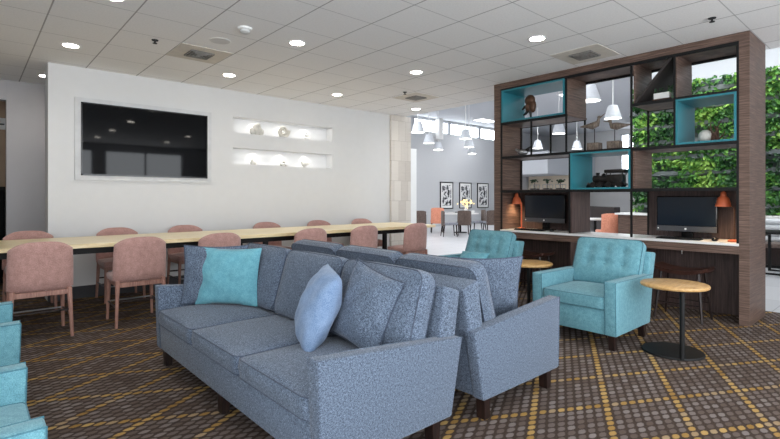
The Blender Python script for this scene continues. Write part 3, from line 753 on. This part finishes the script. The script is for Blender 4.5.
# worktop built into the divider
t = thing('worktop', 'white quartz worktop with walnut front across the shelf divider', 'worktop', (6.25, 2.8, 0))
b = MB(); b.box(X0 - 0.02 - 6.25, X1 - 0.03 - 6.25, YR + 0.001 - 2.8, YL - 0.001 - 2.8, 0.822, 0.85, 0.003, 1).build('slab', M['quartz'], t)
P('apron', M['walnut'], [(X0, X0 + 0.03, YR + 0.001, YL - 0.001, 0.735, 0.822)], t)
P('support_leg', M['walnut_v'], [(X0 + 0.005, X1 - 0.06, 3.03, 3.16, 0, 0.735)], t)
P('modesty_panel', M['walnut_v'], [(X1 - 0.06, X1 - 0.035, YR + 0.001, YL - 0.001, 0, 0.822)], t)

# ------------------------------------------------------------------ computers, lamps and stools at the worktop
DZ = 0.85
def monitor(yc, w, z0, z1, label):
    t = thing('computer_monitor', label, 'monitor', (6.33, yc, DZ), 0, 'monitors on the worktop')
    a, c = z0 - DZ, z1 - DZ
    MB().box(-0.02, 0.03, -w / 2, w / 2, a, c, 0.006).build('housing', M['black_gloss'], t)
    MB().box(-0.024, -0.0195, -w / 2 + 0.012, w / 2 - 0.012, a + 0.075, c - 0.012).build('screen', M['monitor_screen'], t)
    ch = MB().box(-0.026, -0.0185, -w / 2 + 0.002, w / 2 - 0.002, a + 0.004, a + 0.068, 0.002, 1).build('speaker_bar', M['silver'], t)
    MB().cone((-0.0262, 0, a + 0.036), (-0.0275, 0, a + 0.036), 0.012, 0.012, 16).build('round_logo', M['white'], ch)
    MB().cone((-0.0262, w / 2 - 0.02, a + 0.036), (-0.0275, w / 2 - 0.02, a + 0.036), 0.007, 0.007, 12).build('power_light', M['white'], ch)
    MB().box(0.03, 0.05, -0.06, 0.06, 0.01, a + 0.25, 0.005).build('neck', M['black_gloss'], t)
    MB().box(-0.08, 0.1, -0.13, 0.13, 0, 0.012, 0.004).build('foot', M['black_gloss'], t)
    return t
monitor(3.725, 0.65, 0.96, 1.37, 'dark wide monitor in the left bay of the worktop')
monitor(1.885, 0.63, 0.925, 1.345, 'dark wide monitor in the right bay of the worktop')
def keyboard(yc, label):
    t = thing('keyboard', label, 'keyboard', (6.13, yc, DZ), 0, 'keyboards on the worktop')
    MB().box(-0.07, 0.07, -0.225, 0.225, 0, 0.016, 0.004).build('case', M['black_gloss'], t)
    b = MB()
    for r in range(5):
        for k in range(14): b.box(-0.06 + r * 0.025, -0.06 + r * 0.025 + 0.019, -0.215 + k * 0.031, -0.215 + k * 0.031 + 0.025, 0.016, 0.021)
    b.build('keys', M['black'], t)
keyboard(3.85, 'black keyboard in front of the left bay monitor'); keyboard(1.90, 'black keyboard in front of the right bay monitor')
def mouse(yc, label):
    t = thing('computer_mouse', label, 'mouse', (6.13, yc, DZ), 0, 'mice on the worktop')
    MB().ball((0, 0, 0.012), (0.055, 0.032, 0.022), 14).xf(Matrix.Translation((0, 0, 0.008))).build('shell', M['black_gloss'], t); MB().cone((-0.03, 0, 0.036), (-0.015, 0, 0.041), 0.006, 0.006, 8).build('wheel', M['silver'], t)
mouse(3.50, 'black mouse beside the left bay keyboard'); mouse(1.545, 'black mouse beside the right bay keyboard')
def desk_lamp(loc, mir, label, arm):
    t = thing('desk_lamp', label, 'lamp', loc, 0, 'orange desk lamps')
    py = 0.0
    MB().lathe([(0.06, 0), (0.06, 0.014), (0.05, 0.02), (0.018, 0.026)], n=24).build('base', M['copper'], t)
    if arm:
        MB().tube([(0, 0, 0.02), (0, 0, 0.36)], 0.006, 8).build('pole', M['rust'], t)
        MB().tube([(0, 0, 0.36), (0, 0.075, 0.46)], 0.006, 8).build('arm', M['rust'], t)
        c = Vector((0, 0.10, 0.0)); zt = 0.53
    else:
        MB().tube([(0, 0, 0.02), (0, 0, 0.40)], 0.011, 8).build('pole', M['copper'], t)
        MB().tube([(0, 0, 0.40), (0, 0.075, 0.455)], 0.009, 8).build('arm', M['copper'], t)
        c = Vector((0, 0.085, 0.0)); zt = 0.53
    s = MB().lathe([(0.076, -0.15), (0.07, -0.12), (0.052, -0.055), (0.03, -0.035), (0.026, 0), (0.02, 0.01)], (c.x, c.y, zt), 24, caps=False).build('lamp_shade', M['copper'], t)
    MB().lathe([(0.02, 0.01), (0.006, 0.02)], (c.x, c.y, zt), 24).build('cap', M['copper'], s)
    MB().lathe([(0.068, -0.13), (0.068, -0.134)], (c.x, c.y, zt), 20).build('bulb', M['lampglow'], t)
    lamp('desk_lamp_light', 'SPOT', (c.x, c.y, zt - 0.15), 8, (1, 0.72, 0.42), t, (0, 0, 0), spot_size=math.radians(130), spot_blend=0.6, shadow_soft_size=0.04)
    return t
desk_lamp((6.3, 4.10, DZ), 1, 'orange desk lamp at left end of the worktop', False)
desk_lamp((6.2, 1.385, DZ), 1, 'orange desk lamp with angled arm at right end of the worktop', True)
def stool(loc, rz, label):
    t = thing('saddle_stool', label, 'stool', loc, rz, 'dark saddle stools under the worktop')
    mb = MB(); bm = mb.bm; n = 18; m = 10; T, Bt = {}, {}
    for i in range(n + 1):
        for j in range(m + 1):
            u, v = -1 + 2 * i / n, -1 + 2 * j / m
            x, y = rnd_sq(v * 0.17, u * 0.275, 0.17, 0.275, 0.05)
            z = 0.53 + 0.045 * u * u + 0.01 * v * v
            T[i, j] = bm.verts.new((x, y, z)); Bt[i, j] = bm.verts.new((x * 0.96, y * 0.97, z - 0.035 - 0.01 * (1 - u * u)))
    for i in range(n):
        for j in range(m):
            bm.faces.new((T[i, j], T[i + 1, j], T[i + 1, j + 1], T[i, j + 1])); bm.faces.new((Bt[i, j], Bt[i, j + 1], Bt[i + 1, j + 1], Bt[i + 1, j]))
    ring = [(i, 0) for i in range(n)] + [(n, j) for j in range(m)] + [(i, m) for i in range(n, 0, -1)] + [(0, j) for j in range(m, 0, -1)]
    for q in range(len(ring)):
        a, c = ring[q], ring[(q + 1) % len(ring)]; bm.faces.new((T[a], T[c], Bt[c], Bt[a]))
    mb.build('seat', plain('dark_walnut_seat', (58, 36, 30), 0.3, var=0.2), t, smooth=50)
    for sx in (-1, 1):
        for sy in (-1, 1): MB().cone((sx * 0.11, sy * 0.18, 0.52), (sx * 0.17, sy * 0.23, 0), 0.018, 0.012, 10).build('leg', M['dark_leg'], t)
        MB().cone((sx * 0.148, -0.212, 0.18), (sx * 0.148, 0.212, 0.18), 0.009, 0.009, 8).build('stretcher', M['dark_leg'], t)
    for sy in (-1, 1): MB().cone((-0.139, sy * 0.204, 0.26), (0.139, sy * 0.204, 0.26), 0.009, 0.009, 8).build('stretcher', M['dark_leg'], t)
    return t
sg = stool((5.90, 1.79, 0), 0, 'dark wooden saddle stool under the right half of the worktop')
dup(sg, (5.92, 3.68, 0), 0, 'dark wooden saddle stool under the left half of the worktop')
o = MB().tube([(0, 0.12, 0.09), (0, 0.06, 0.02), (0, 0.0, 0.04), (0, -0.06, 0.0), (0, -0.1, 0.03), (0.0, -0.1, -0.05)], 0.006, 6).build('power_cable', M['cable'], None, (6.428, 2.06, 0.70)); tag(o, 'short white cable hanging on the panel under the worktop', 'cable')

# ------------------------------------------------------------------ ornaments on the divider
t = thing('bronze_sculpture', 'dark brown abstract creature sculpture in the upper left teal box', 'sculpture', (6.2, 3.89, 2.477))
b = MB(); b.ball((0, 0.0, 0.285), (0.05, 0.085, 0.085), 14); b.ball((0, -0.045, 0.20), (0.045, 0.055, 0.10), 14); b.ball((0, 0.03, 0.19), (0.04, 0.05, 0.07), 12)
b.build('body', M['bronze'], t)
MB().tube([(0, 0.03, 0.21), (0, 0.09, 0.20), (0, 0.13, 0.165)], [0.028, 0.02, 0.012], 8).build('arm', M['antique'], t)
MB().tube([(0, 0.03, 0.15), (0, 0.07, 0.10), (0, 0.11, 0.085)], [0.026, 0.02, 0.014], 8).build('arm', M['antique'], t)
MB().tube([(0, 0.0, 0.14), (0, -0.01, 0.08), (0, -0.015, 0.012)], [0.03, 0.018, 0.014], 8).build('leg', M['antique'], t)
MB().ball((0, 0.03, 0.009), (0.03, 0.075, 0.009), 12).build('foot', M['antique'], t)
t = thing('silver_bird', 'small silver bird figure at left end of the middle shelf', 'figurine', (6.15, 3.98, 1.943))
MB().ball((0, 0, 0.055), (0.05, 0.085, 0.05), 14).build('body', M['steel'], t)
MB().cone((0, 0.06, 0.075), (0, 0.12, 0.11), 0.03, 0.014, 10).build('head', M['steel'], t)
MB().prism([(-0.03, 0.09), (-0.14, 0.14), (-0.1, 0.09), (-0.15, 0.085), (-0.05, 0.055)], 'x', -0.015, 0.015).build('wing', M['antique'], t)
MB().lathe([(0.03, 0), (0.02, 0.012)], n=12).build('foot', M['antique'], t)
def shorebird(y, flip, label, h, beak_up):
    t = thing('shorebird_figure', label, 'bird figure', (6.25, y, 1.943), 0, 'carved shorebirds on the divider')
    b = MB(); b.box(-0.07, 0.07, -0.075, 0.075, 0, 0.115, 0.004, 1); b.build('block', M['driftwood'], t)
    MB().cone((0, 0, 0.115), (0, 0, h), 0.006, 0.006, 8).build('leg', M['antique'], t)
    s = flip
    # body: tail at +s*0.19 .. breast
    k = 1.0 if beak_up else 0.75
    body = [(0, s * 0.20, h + 0.05 * k), (0, s * 0.12, h + 0.05 * k), (0, s * 0.03, h + 0.045 * k), (0, -s * 0.03, h + 0.065 * k), (0, -s * 0.05, h + 0.10 * k), (0, -s * 0.055, h + 0.14 * k)]
    MB().tube(body, [0.005, 0.024, 0.048, 0.042, 0.022, 0.016], 12).build('body', M['driftwood'], t, smooth=70)
    hd = Vector((0, -s * 0.062, h + 0.15 * k)); tip = hd + Vector((0, -s * 0.085, 0.045 if beak_up else 0.004))
    q = MB().ball(hd, (0.02, 0.026, 0.021), 12).build('head', M['driftwood'], t)
    MB().cone(hd + Vector((0, -s * 0.02, 0)), tip, 0.010, 0.003, 8).build('beak', M['driftwood'], q)
shorebird(2.945, 1, 'carved shorebird on wood block with raised beak pointing right, left of the pair', 0.30, True)
shorebird(2.68, -1, 'carved shorebird on wood block with level beak pointing left, right of the pair', 0.27, False)
for k, (y, l) in enumerate(((3.84, 'small dark plant in glass frame on lower left shelf, left one of three'), (3.63, 'small dark plant in glass frame on lower left shelf, middle one of three'), (3.43, 'small dark plant in glass frame on lower left shelf, right one of three'))):
    t = thing('terrarium', l, 'plant', (6.25, y, 1.443), 0, 'little glass terrariums')
    b = MB(); w, h = 0.05, 0.075
    for sx in (-1, 1):
        for sy in (-1, 1): b.box(sx * w - 0.003, sx * w + 0.003, sy * w - 0.003, sy * w + 0.003, 0, h)
    for z in (0.0, h - 0.006):
        for s_ in (-1, 1): b.box(-w, w, s_ * w - 0.003, s_ * w + 0.003, z, z + 0.006); b.box(s_ * w - 0.003, s_ * w + 0.003, -w, w, z, z + 0.006)
    b.build('frame', M['steel'], t)
    MB().box(-w + 0.004, w - 0.004, -w + 0.004, w - 0.004, 0.002, 0.02).build('soil', M['dark'], t)
    MB().tube([(0, 0, 0.02), (0.004, 0.01, 0.07), (0, 0, 0.105)], 0.004, 6).build('stem', M['dark_leg'], t)
    b = MB(); rg = random.Random(k)
    for _ in range(16):
        c = Vector((rg.uniform(-0.04, 0.04), rg.uniform(-0.055, 0.055), 0.115 + rg.uniform(-0.02, 0.035)))
        b.ball(c, (0.018, 0.018, 0.008), 6, Matrix.Rotation(rg.uniform(-0.8, 0.8), 4, 'X'))
    b.build('foliage', M['green'], t)
# antique engine model in the middle teal box
t = thing('engine_model', 'dark antique vehicle model in the middle teal box', 'model', (6.25, 2.76, 1.458))
b = MB(); b.box(-0.06, 0.06, -0.22, 0.25, 0.03, 0.055, 0.004, 1); b.build('chassis', M['antique'], t)
MB().box(-0.055, 0.055, -0.20, 0.0, 0.055, 0.17, 0.006).build('cab', M['antique'], t)
MB().box(-0.075, 0.075, -0.235, 0.03, 0.19, 0.235, 0.012).build('canopy', M['antique'], t)
for y in (-0.2, 0.0):
    for x in (-0.055, 0.055): MB().cone((x, y, 0.16), (x, y, 0.195), 0.006, 0.006, 6).build('canopy_post', M['antique'], t)
MB().cone((0, 0.0, 0.115), (0, 0.19, 0.115), 0.05, 0.05, 16).build('boiler', M['antique'], t)
MB().cone((0, 0.14, 0.15), (0, 0.14, 0.2), 0.018, 0.026, 12).build('funnel', M['antique'], t)
MB().lathe([(0.02, 0.15), (0.03, 0.17), (0.012, 0.19)], (0, 0.06, 0), 12).build('dome', M['antique'], t)
MB().cone((0, 0.25, 0.03), (0, 0.29, 0.012), 0.05, 0.02, 10).build('bumper', M['antique'], t)
for y in (-0.16, -0.02, 0.09, 0.18):
    for x in (-0.065, 0.065): MB().cone((x - 0.008, y, 0.038), (x + 0.008, y, 0.038), 0.038, 0.038, 16).build('wheel', M['antique'], t)
t = thing('white_planter', 'tiny white planter with a green sprig in the triangular niche', 'planter', (6.12, 2.07, 2.463))
MB().box(-0.04, 0.04, -0.085, 0.085, 0.03, 0.10, 0.006).build('pot', M['white'], t)
MB().box(-0.045, 0.045, -0.10, 0.10, 0, 0.03, 0.004).build('stand', M['bronze'], t)
b = MB(); rg = random.Random(5)
for _ in range(18): b.ball((rg.uniform(-0.03, 0.03), rg.uniform(-0.12, 0.08), 0.11 + rg.uniform(0, 0.05)), (0.018, 0.012, 0.008), 6, Matrix.Rotation(rg.uniform(-1, 1), 4, 'Y'))
b.build('foliage', M['green'], t)
t = thing('twig_sculpture', 'pale stone ball with rusty twigs in the right teal box', 'sculpture', (6.22, 1.60, 1.948))
MB().ball((0, 0.06, 0.072), 0.072, 16).build('ball', M['stone_grey'], t)
b = MB(); rg = random.Random(11)
for _ in range(14):
    a = Vector((rg.uniform(-0.03, 0.03), rg.uniform(-0.06, 0.02), 0.01)); c = a + Vector((rg.uniform(-0.04, 0.04), rg.uniform(-0.09, 0.05), rg.uniform(0.1, 0.24)))
    md = (a + c) / 2 + Vector((rg.uniform(-0.02, 0.02), rg.uniform(-0.03, 0.03), 0.02)); b.tube([a, md, c], [0.009, 0.008, 0.004], 6)
b.build('twigs', M['rust'], t)
MB().box(-0.05, 0.05, -0.09, 0.10, 0, 0.012).build('plinth', M['rust'], t)

# ------------------------------------------------------------------ living wall, half wall, bench
t = thing('living_wall', 'large living wall of green leaves behind the shelf divider', 'green wall', (12.8, 2.2, 0.95))
GY0, GY1, GH = -2.0, 2.80, 3.1
MB().box(0.06, 0.18, GY0, GY1, 0, GH).build('backing_panel', plain('dark_green_grey_panel', (70, 80, 78), 0.8), t)
for k in range(8):
    z = 0.12 + k * 0.385
    MB().prism([(0.06, z), (-0.05, z + 0.03), (-0.06, z + 0.13), (0.06, z + 0.13)], 'y', GY0, GY1).build('planter_tray', M['tray'], t)
mb = MB(); bm = mb.bm; rg = random.Random(3)
for _ in range(17000):
    y = rg.uniform(GY0, GY1); z = rg.uniform(0.02, GH + 0.02)
    row = ((z - 0.12) / 0.385) % 1.0
    if row < 0.30 and rg.random() < 0.8: continue
    if math.sin(3.1 * y + 1.7 * z) + math.sin(5.3 * z - 2.2 * y + 1) > 1.25 and rg.random() < 0.75: continue
    s = rg.uniform(0.04, 0.075); d = -0.04 - rg.random() ** 1.5 * 0.16
    q = Matrix.Translation((d, y, z)) @ Matrix.Rotation(rg.uniform(-1.1, 1.1), 4, 'Z') @ Matrix.Rotation(rg.uniform(-0.2, 1.2), 4, 'Y') @ Matrix.Rotation(rg.uniform(0, 2 * PI), 4, 'X')
    pts = [(0, 0, -s), (-0.25 * s, 0.55 * s, -0.1 * s), (-0.1 * s, 0.38 * s, 0.6 * s), (0, 0, s), (-0.1 * s, -0.38 * s, 0.6 * s), (-0.25 * s, -0.55 * s, -0.1 * s)]
    v = [bm.verts.new(q @ Vector(p)) for p in pts]
    bm.faces.new((v[0], v[1], v[2], v[3])); bm.faces.new((v[0], v[3], v[4], v[5]))
o = mb.build('foliage', M['leaf'], t, smooth=0); o['kind'] = 'stuff'
b = MB(); b.box(12.2, 12.98, -2.4, 5.15, 0, 0.90); struct('wall_half', b, M['walnut'], 'low wood-faced half wall under the living wall')
b = MB(); b.box(12.12, 12.99, -2.4, 5.2, 0.90, 0.945); struct('trim_3', b, M['white'])
t = thing('banquette_bench', 'white channel-backed bench against the half wall beyond the right post', 'bench', (11.6, 1.2, 0))
MB().box(-0.3, 0.3, -1.3, 1.3, 0.06, 0.38, 0.01).build('base', M['dark_leg'], t)
MB().box(-0.28, 0.28, -1.28, 1.28, 0, 0.06).build('plinth', M['black'], t)
MB().box(-0.3, 0.3, -1.3, 1.3, 0.38, 0.46, 0.02).build('seat', M['brown_uph'], t)
bk = MB()
for k in range(4): bk.tube([(0.24, -1.3, 0.51 + k * 0.115), (0.24, 1.3, 0.51 + k * 0.115)], 0.06, 12)
bk.build('backrest', M['bench_pad'], t)
t = thing('metal_stand', 'black metal frame table standing before the bench at right edge', 'table', (10.6, 1.62, 0))
b = MB()
for sx in (-1, 1):
    for sy in (-1, 1): b.box(sx * 0.28 - 0.02, sx * 0.28 + 0.02, sy * 0.28 - 0.02, sy * 0.28 + 0.02, 0.03, 0.70)
    b.box(sx * 0.28 - 0.02, sx * 0.28 + 0.02, -0.3, 0.3, 0, 0.03); b.box(-0.28, 0.28, sx * 0.28 - 0.015, sx * 0.28 + 0.015, 0.66, 0.699)
b.build('frame', M['black'], t); MB().box(-0.35, 0.35, -0.35, 0.35, 0.70, 0.74, 0.005).build('tabletop', M['black'], t)

# ------------------------------------------------------------------ dining hall: pendants, pictures, tables, chairs
def pendant(x, y, label, first=[None]):
    if first[0] is not None: return dup(first[0], (x, y, 3.3), 0, label)
    t = thing('pendant_lamp', label, 'pendant lamp', (x, y, 3.3), 0, 'white cone pendants in the dining hall'); first[0] = t
    MB().lathe([(0.20, 0), (0.198, 0.03), (0.112, 0.315)], n=32, caps=False).build('lamp_shade', M['shade'], t)
    MB().lathe([(0.112, 0.315), (0.104, 0.325), (0.02, 0.327)], n=32).build('cap', M['shade'], t)
    MB().lathe([(0.19, 0.012), (0.19, 0.016)], n=28).build('diffuser', M['pend_glow'], t)
    MB().cone((0, 0, 0.325), (0, 0, 1.65), 0.012, 0.012, 8).build('cord', M['white'], t)
    lamp('pendant_bulb', 'POINT', (0, 0, -0.05), 18, (1, 0.98, 0.95), t, shadow_soft_size=0.1)
    return t
for x, y, l in ((10.175, 10.228, 'white cone pendant in gap left of the divider, highest of the left trio'), (12.48, 11.98, 'white cone pendant in gap left of the divider, middle of the left trio'), (14.5, 13.4, 'white cone pendant in gap left of the divider, lowest of the left trio'),
                (12.5, 10.3, 'white cone pendant in gap left of the divider, highest of the right trio'), (14.65, 11.9, 'white cone pendant in gap left of the divider, middle of the right trio'), (16.96, 13.6, 'white cone pendant in gap left of the divider, lowest of the right trio'),
                (9.48, 4.56, 'large white pendant seen through the divider above the left shorebird'), (12.02, 5.2, 'white pendant seen through the divider behind the right shorebird'), (17.1, 10.38, 'white pendant seen through the divider above the silver bird'),
                (13.65, 7.55, 'white pendant seen through the divider below the upper left teal box'), (18.47, 9.43, 'small white pendant seen through the divider beside the shorebirds')):
    pendant(x, y, l)
for x, y in ((18.1, 13.7), (16.0, 8.28), (8.2, 1.5), (8.2, 4.5), (8.2, 7.5), (9.2, 10.5), (10.4, 13.2)):  # first panel is a real lamp; the others are added to brighten the hall
    t = thing('ceiling_light_panel', 'flat white light panel on dining ceiling above the pendants left of the divider' if x > 17 else 'added light panel on dining ceiling behind the upper left teal box' if x > 12 else 'added light panel on dining ceiling, hidden by the lounge ceiling edge', 'ceiling light', (x, y, 4.95), 0, 'dining hall light panels')
    MB().box(-0.62, 0.62, -0.32, 0.32, -0.03, 0).build('frame', M['white'], t)
    MB().box(-0.58, 0.58, -0.28, 0.28, -0.034, -0.03).build('diffuser', M['panel_glow'], t)
    lamp('panel_beam', 'AREA', (0, 0, -0.05), (30 if y < 5 else 75) if x < 12 else (30 if x > 17 else 200), (0.95, 0.97, 1.0), t, (0, 0, 0), shape='RECTANGLE', size=1.1, size_y=0.5)
for xx, l in ((16.80, 'framed black and white print on the grey dining wall, left of three'), (18.17, 'framed black and white print on the grey dining wall, middle of three behind the blossoms'), (19.55, 'framed black and white print on the grey dining wall, right of three')):
    t = thing('framed_print', l, 'picture', (xx, YF, 0.80), 0, 'framed prints on the dining wall')
    b = MB(); w, h = 0.45, 1.26
    b.box(-w, -w + 0.04, -0.04, 0, 0, h); b.box(w - 0.04, w, -0.04, 0, 0, h); b.box(-w, w, -0.04, 0, 0, 0.04); b.box(-w, w, -0.04, 0, h - 0.04, h); b.build('frame', M['black'], t)
    MB().box(-w + 0.04, w - 0.04, -0.02, -0.002, 0.04, h - 0.04).build('mount', M['white'], t)
    o = MB().box(-w + 0.13, w - 0.13, -0.024, -0.02, 0.14, h - 0.14).build('print', M['art_paper'], t)
def far_chair(loc, rz, label, uph, seat, tall=0.88):
    t = thing('cafe_chair', label, 'chair', loc, rz, 'dining hall chairs')
    back_shell(0.50, 0.36, tall - 0.36, -0.25, 0.04, 0.04, 0.03, 10, 8).build('backrest', uph, t, smooth=60)
    MB().box(-0.24, 0.24, -0.23, 0.25, 0.40, 0.47, 0.02).build('seat', seat, t)
    for sx in (-1, 1):
        MB().cone((sx * 0.2, 0.2, 0.4), (sx * 0.22, 0.23, 0), 0.022, 0.014, 8).build('leg', M['dark_leg'], t)
        MB().cone((sx * 0.2, -0.2, 0.4), (sx * 0.22, -0.25, 0), 0.022, 0.014, 8).build('leg', M['dark_leg'], t)
    return t
BU, OU, GU = M['brown_uph'], M['orange_uph'], M['grey_uph']
fz = PI * 0.27
far_chair((11.65, 11.7, 0), -0.6, 'brown dining hall chair just right of the stone column', BU, GU)
far_chair((13.2, 12.25, 0), -0.75, 'coral orange chair in the dining hall gap', OU, OU, 0.95)
far_chair((12.3, 10.85, 0), -2.2, 'brown chair seen side-on, left of the centre dining chair', BU, GU)
far_chair((13.05, 10.85, 0), -0.72, 'brown chair with its back to us below the glowing blossoms', BU, GU)
far_chair((14.0, 10.95, 0), 1.0, 'brown chair with grey seat to the right of the centre dining chair', BU, GU)
far_chair((13.97, 10.34, 0), -0.6, 'brown dining hall chair next to the left post of the divider', BU, GU)
def cafe_table(loc, r, label):
    t = thing('cafe_table', label, 'table', loc, 0, 'dining hall tables')
    MB().lathe([(r, 0.70), (r, 0.735), (r - 0.01, 0.74)], n=32).build('tabletop', M['quartz'], t)
    MB().cone((0, 0, 0.02), (0, 0, 0.70), 0.04, 0.04, 12).build('pedestal', M['black'], t)
    MB().lathe([(0.26, 0), (0.25, 0.02), (0.05, 0.03)], n=24).build('base', M['black'], t)
    return t
tabs = [((13.95, 11.75, 0), 0.70, 'white round table in the dining hall under the glowing blossoms'), ((15.0, 10.75, 0), 0.6, 'white round table beside the left post of the divider'), ((12.3, 12.75, 0), 0.6, 'white round table behind the coral orange chair')]
for a in tabs: cafe_table(*a)
def place(x, y, l1, l2):
    t = thing('plate', l1, 'plate', (x, y, 0.74), 0, 'plates on the dining tables'); MB().lathe([(0.07, 0), (0.13, 0.012), (0.135, 0.018), (0.07, 0.008)], n=20).build('dish', M['white'], t); MB().lathe([(0.065, 0.008), (0.065, 0.012)], n=16).build('well', M['white'], t)
    t = thing('napkin', l2, 'napkin', (x + 0.22, y - 0.04, 0.74), 0.5, 'napkins on the dining tables'); MB().box(-0.07, 0.07, -0.1, 0.1, 0, 0.02, 0.004).build('fold', M['dark'], t); MB().box(-0.07, 0.07, -0.02, 0.02, 0.02, 0.05, 0.004).build('band', GU, t)
place(13.6, 11.5, 'white plate near side of the blossom table', 'dark napkin near side of the blossom table'); place(13.85, 12.1, 'white plate far side of the blossom table', 'dark napkin far side of the blossom table')
place(14.65, 10.6, 'white plate on the table beside the left post', 'dark napkin on the table beside the left post')
for x, y, l in ((13.65, 11.3, 'white cup near edge of the blossom table, left one'), (13.95, 11.2, 'white cup near edge of the blossom table, right one'), (14.35, 11.45, 'white cup at right side of the blossom table'),
                (14.75, 10.45, 'white cup on the table beside the left post'), (12.1, 12.45, 'white cup on the table behind the coral chair')):
    t = thing('cup', l, 'cup', (x, y, 0.74), 0, 'white cups on the dining tables')
    MB().lathe([(0.03, 0), (0.05, 0.03), (0.055, 0.10), (0.048, 0.10), (0.04, 0.03)], n=14).build('bowl', M['white'], t)
    MB().tube([(0.05, 0, 0.03), (0.085, 0, 0.05), (0.052, 0, 0.085)], 0.008, 6).build('handle', M['white'], t)
t = thing('blossom_vase', 'glowing vase of cream blossoms in front of the middle print', 'vase', (14.05, 11.55, 0.74))
MB().lathe([(0.06, 0), (0.08, 0.08), (0.05, 0.18), (0.06, 0.22)], n=16).build('vessel', M['white'], t)
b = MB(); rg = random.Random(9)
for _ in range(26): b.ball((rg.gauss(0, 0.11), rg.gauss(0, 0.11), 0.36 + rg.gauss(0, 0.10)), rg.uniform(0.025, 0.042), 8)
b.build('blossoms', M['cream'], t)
t = thing('table_stand', 'slim white sign stand on the table behind the coral chair', 'stand', (12.05, 12.75, 0.74))
MB().box(-0.02, 0.02, -0.11, 0.11, 0.0, 0.015).build('foot', M['steel'], t)
b = MB(); b.box(-0.01, 0.01, -0.11, -0.09, 0.015, 0.42); b.box(-0.01, 0.01, 0.09, 0.11, 0.015, 0.42); b.box(-0.01, 0.01, -0.11, 0.11, 0.40, 0.42); b.build('frame', M['steel'], t)
MB().box(-0.004, 0.004, -0.09, 0.09, 0.02, 0.40).build('pane', M['glass'], t)
t = thing('tall_cabinet', 'tall white cabinet beside the stone column', 'cabinet', (8.78, 9.6, 0))
MB().box(-0.42, 0.42, -0.3, 0.3, 0.05, 2.66, 0.005, 1).build('carcass', M['white'], t); MB().box(-0.40, 0.40, -0.315, -0.3, 0.08, 2.64, 0.004, 1).build('door', M['white'], t); MB().box(-0.38, 0.38, -0.28, 0.28, 0, 0.05).build('plinth', M['dark'], t)
# booth and coral seats seen through the open middle bay of the worktop
t = thing('booth_bench', 'dark brown booth back seen through the open middle bay of the divider', 'bench', (16.5, 7.6, 0), PI * 0.27)
MB().box(-1.3, 1.3, -0.1, 0.1, 0.1, 1.02, 0.02).build('backrest', M['dark_leg'], t); MB().box(-1.3, 1.3, -0.55, -0.1, 0.1, 0.46, 0.02).build('seat', M['brown_uph'], t); MB().box(-1.25, 1.25, -0.5, 0.05, 0, 0.1).build('plinth', M['black'], t)
far_chair((12.6, 5.58, 0), -0.8, 'coral chair seen through the open middle bay, right of the white table', OU, OU, 0.92)
far_chair((15.2, 7.7, 0), -0.9, 'coral chair seen through the open middle bay, behind the white table', OU, OU, 0.9)
cafe_table((13.3, 6.25, 0), 0.45, 'white round table seen through the open middle bay of the divider')

# ------------------------------------------------------------------ light
w = bpy.data.worlds.new('daylight_sky'); SC.world = w; w.use_nodes = True
bg = w.node_tree.nodes['Background']; bg.inputs[0].default_value = (0.90, 0.95, 1.0, 1); bg.inputs[1].default_value = 8.0
p = lamp('added_skylight_portal', 'AREA', (12.05, 1.8, 5.12), 1.0, shape='RECTANGLE', size=0.9, size_y=6.8); p.data.cycles.is_portal = True  # samples daylight through the added, unseen ceiling slot
p = lamp('clerestory_portal', 'AREA', (17.75, YF + 0.2, 4.59), 1.0, rot=(-PI / 2, 0, 0), shape='RECTANGLE', size=6.3, size_y=0.5); p.data.cycles.is_portal = True
for y in (-0.3, 1.2, 2.7, 4.2):
    lamp('living_wall_fill', 'SPOT', (11.2, y, 4.7), 50, (1, 0.98, 0.9), None, (0, math.radians(-38), 0), spot_size=math.radians(100), spot_blend=0.8, shadow_soft_size=0.08)  # added spots without fixtures, brighten the leaves from above

# ------------------------------------------------------------------ camera
cam = bpy.data.cameras.new('camera'); co = bpy.data.objects.new('camera', cam); COL.objects.link(co)
cam.sensor_width = 36; cam.lens = 475.2 / 780 * 36; cam.shift_y = -(219.5 - 197.5) / 780
cam.clip_start = 0.02; cam.clip_end = 200
co.location = (0, 0, 1.33); co.rotation_euler = (PI / 2, 0, math.radians(48.52 - 90))
SC.camera = co
SC.view_settings.view_transform = 'Standard'; SC.view_settings.look = 'None'; SC.view_settings.gamma = 1; SC.view_settings.use_curve_mapping = False
SC.view_settings.exposure = 0.0
SC.cycles.use_denoising = True; SC.cycles.max_bounces = 8; SC.cycles.diffuse_bounces = 5; SC.cycles.sample_clamp_indirect = 6
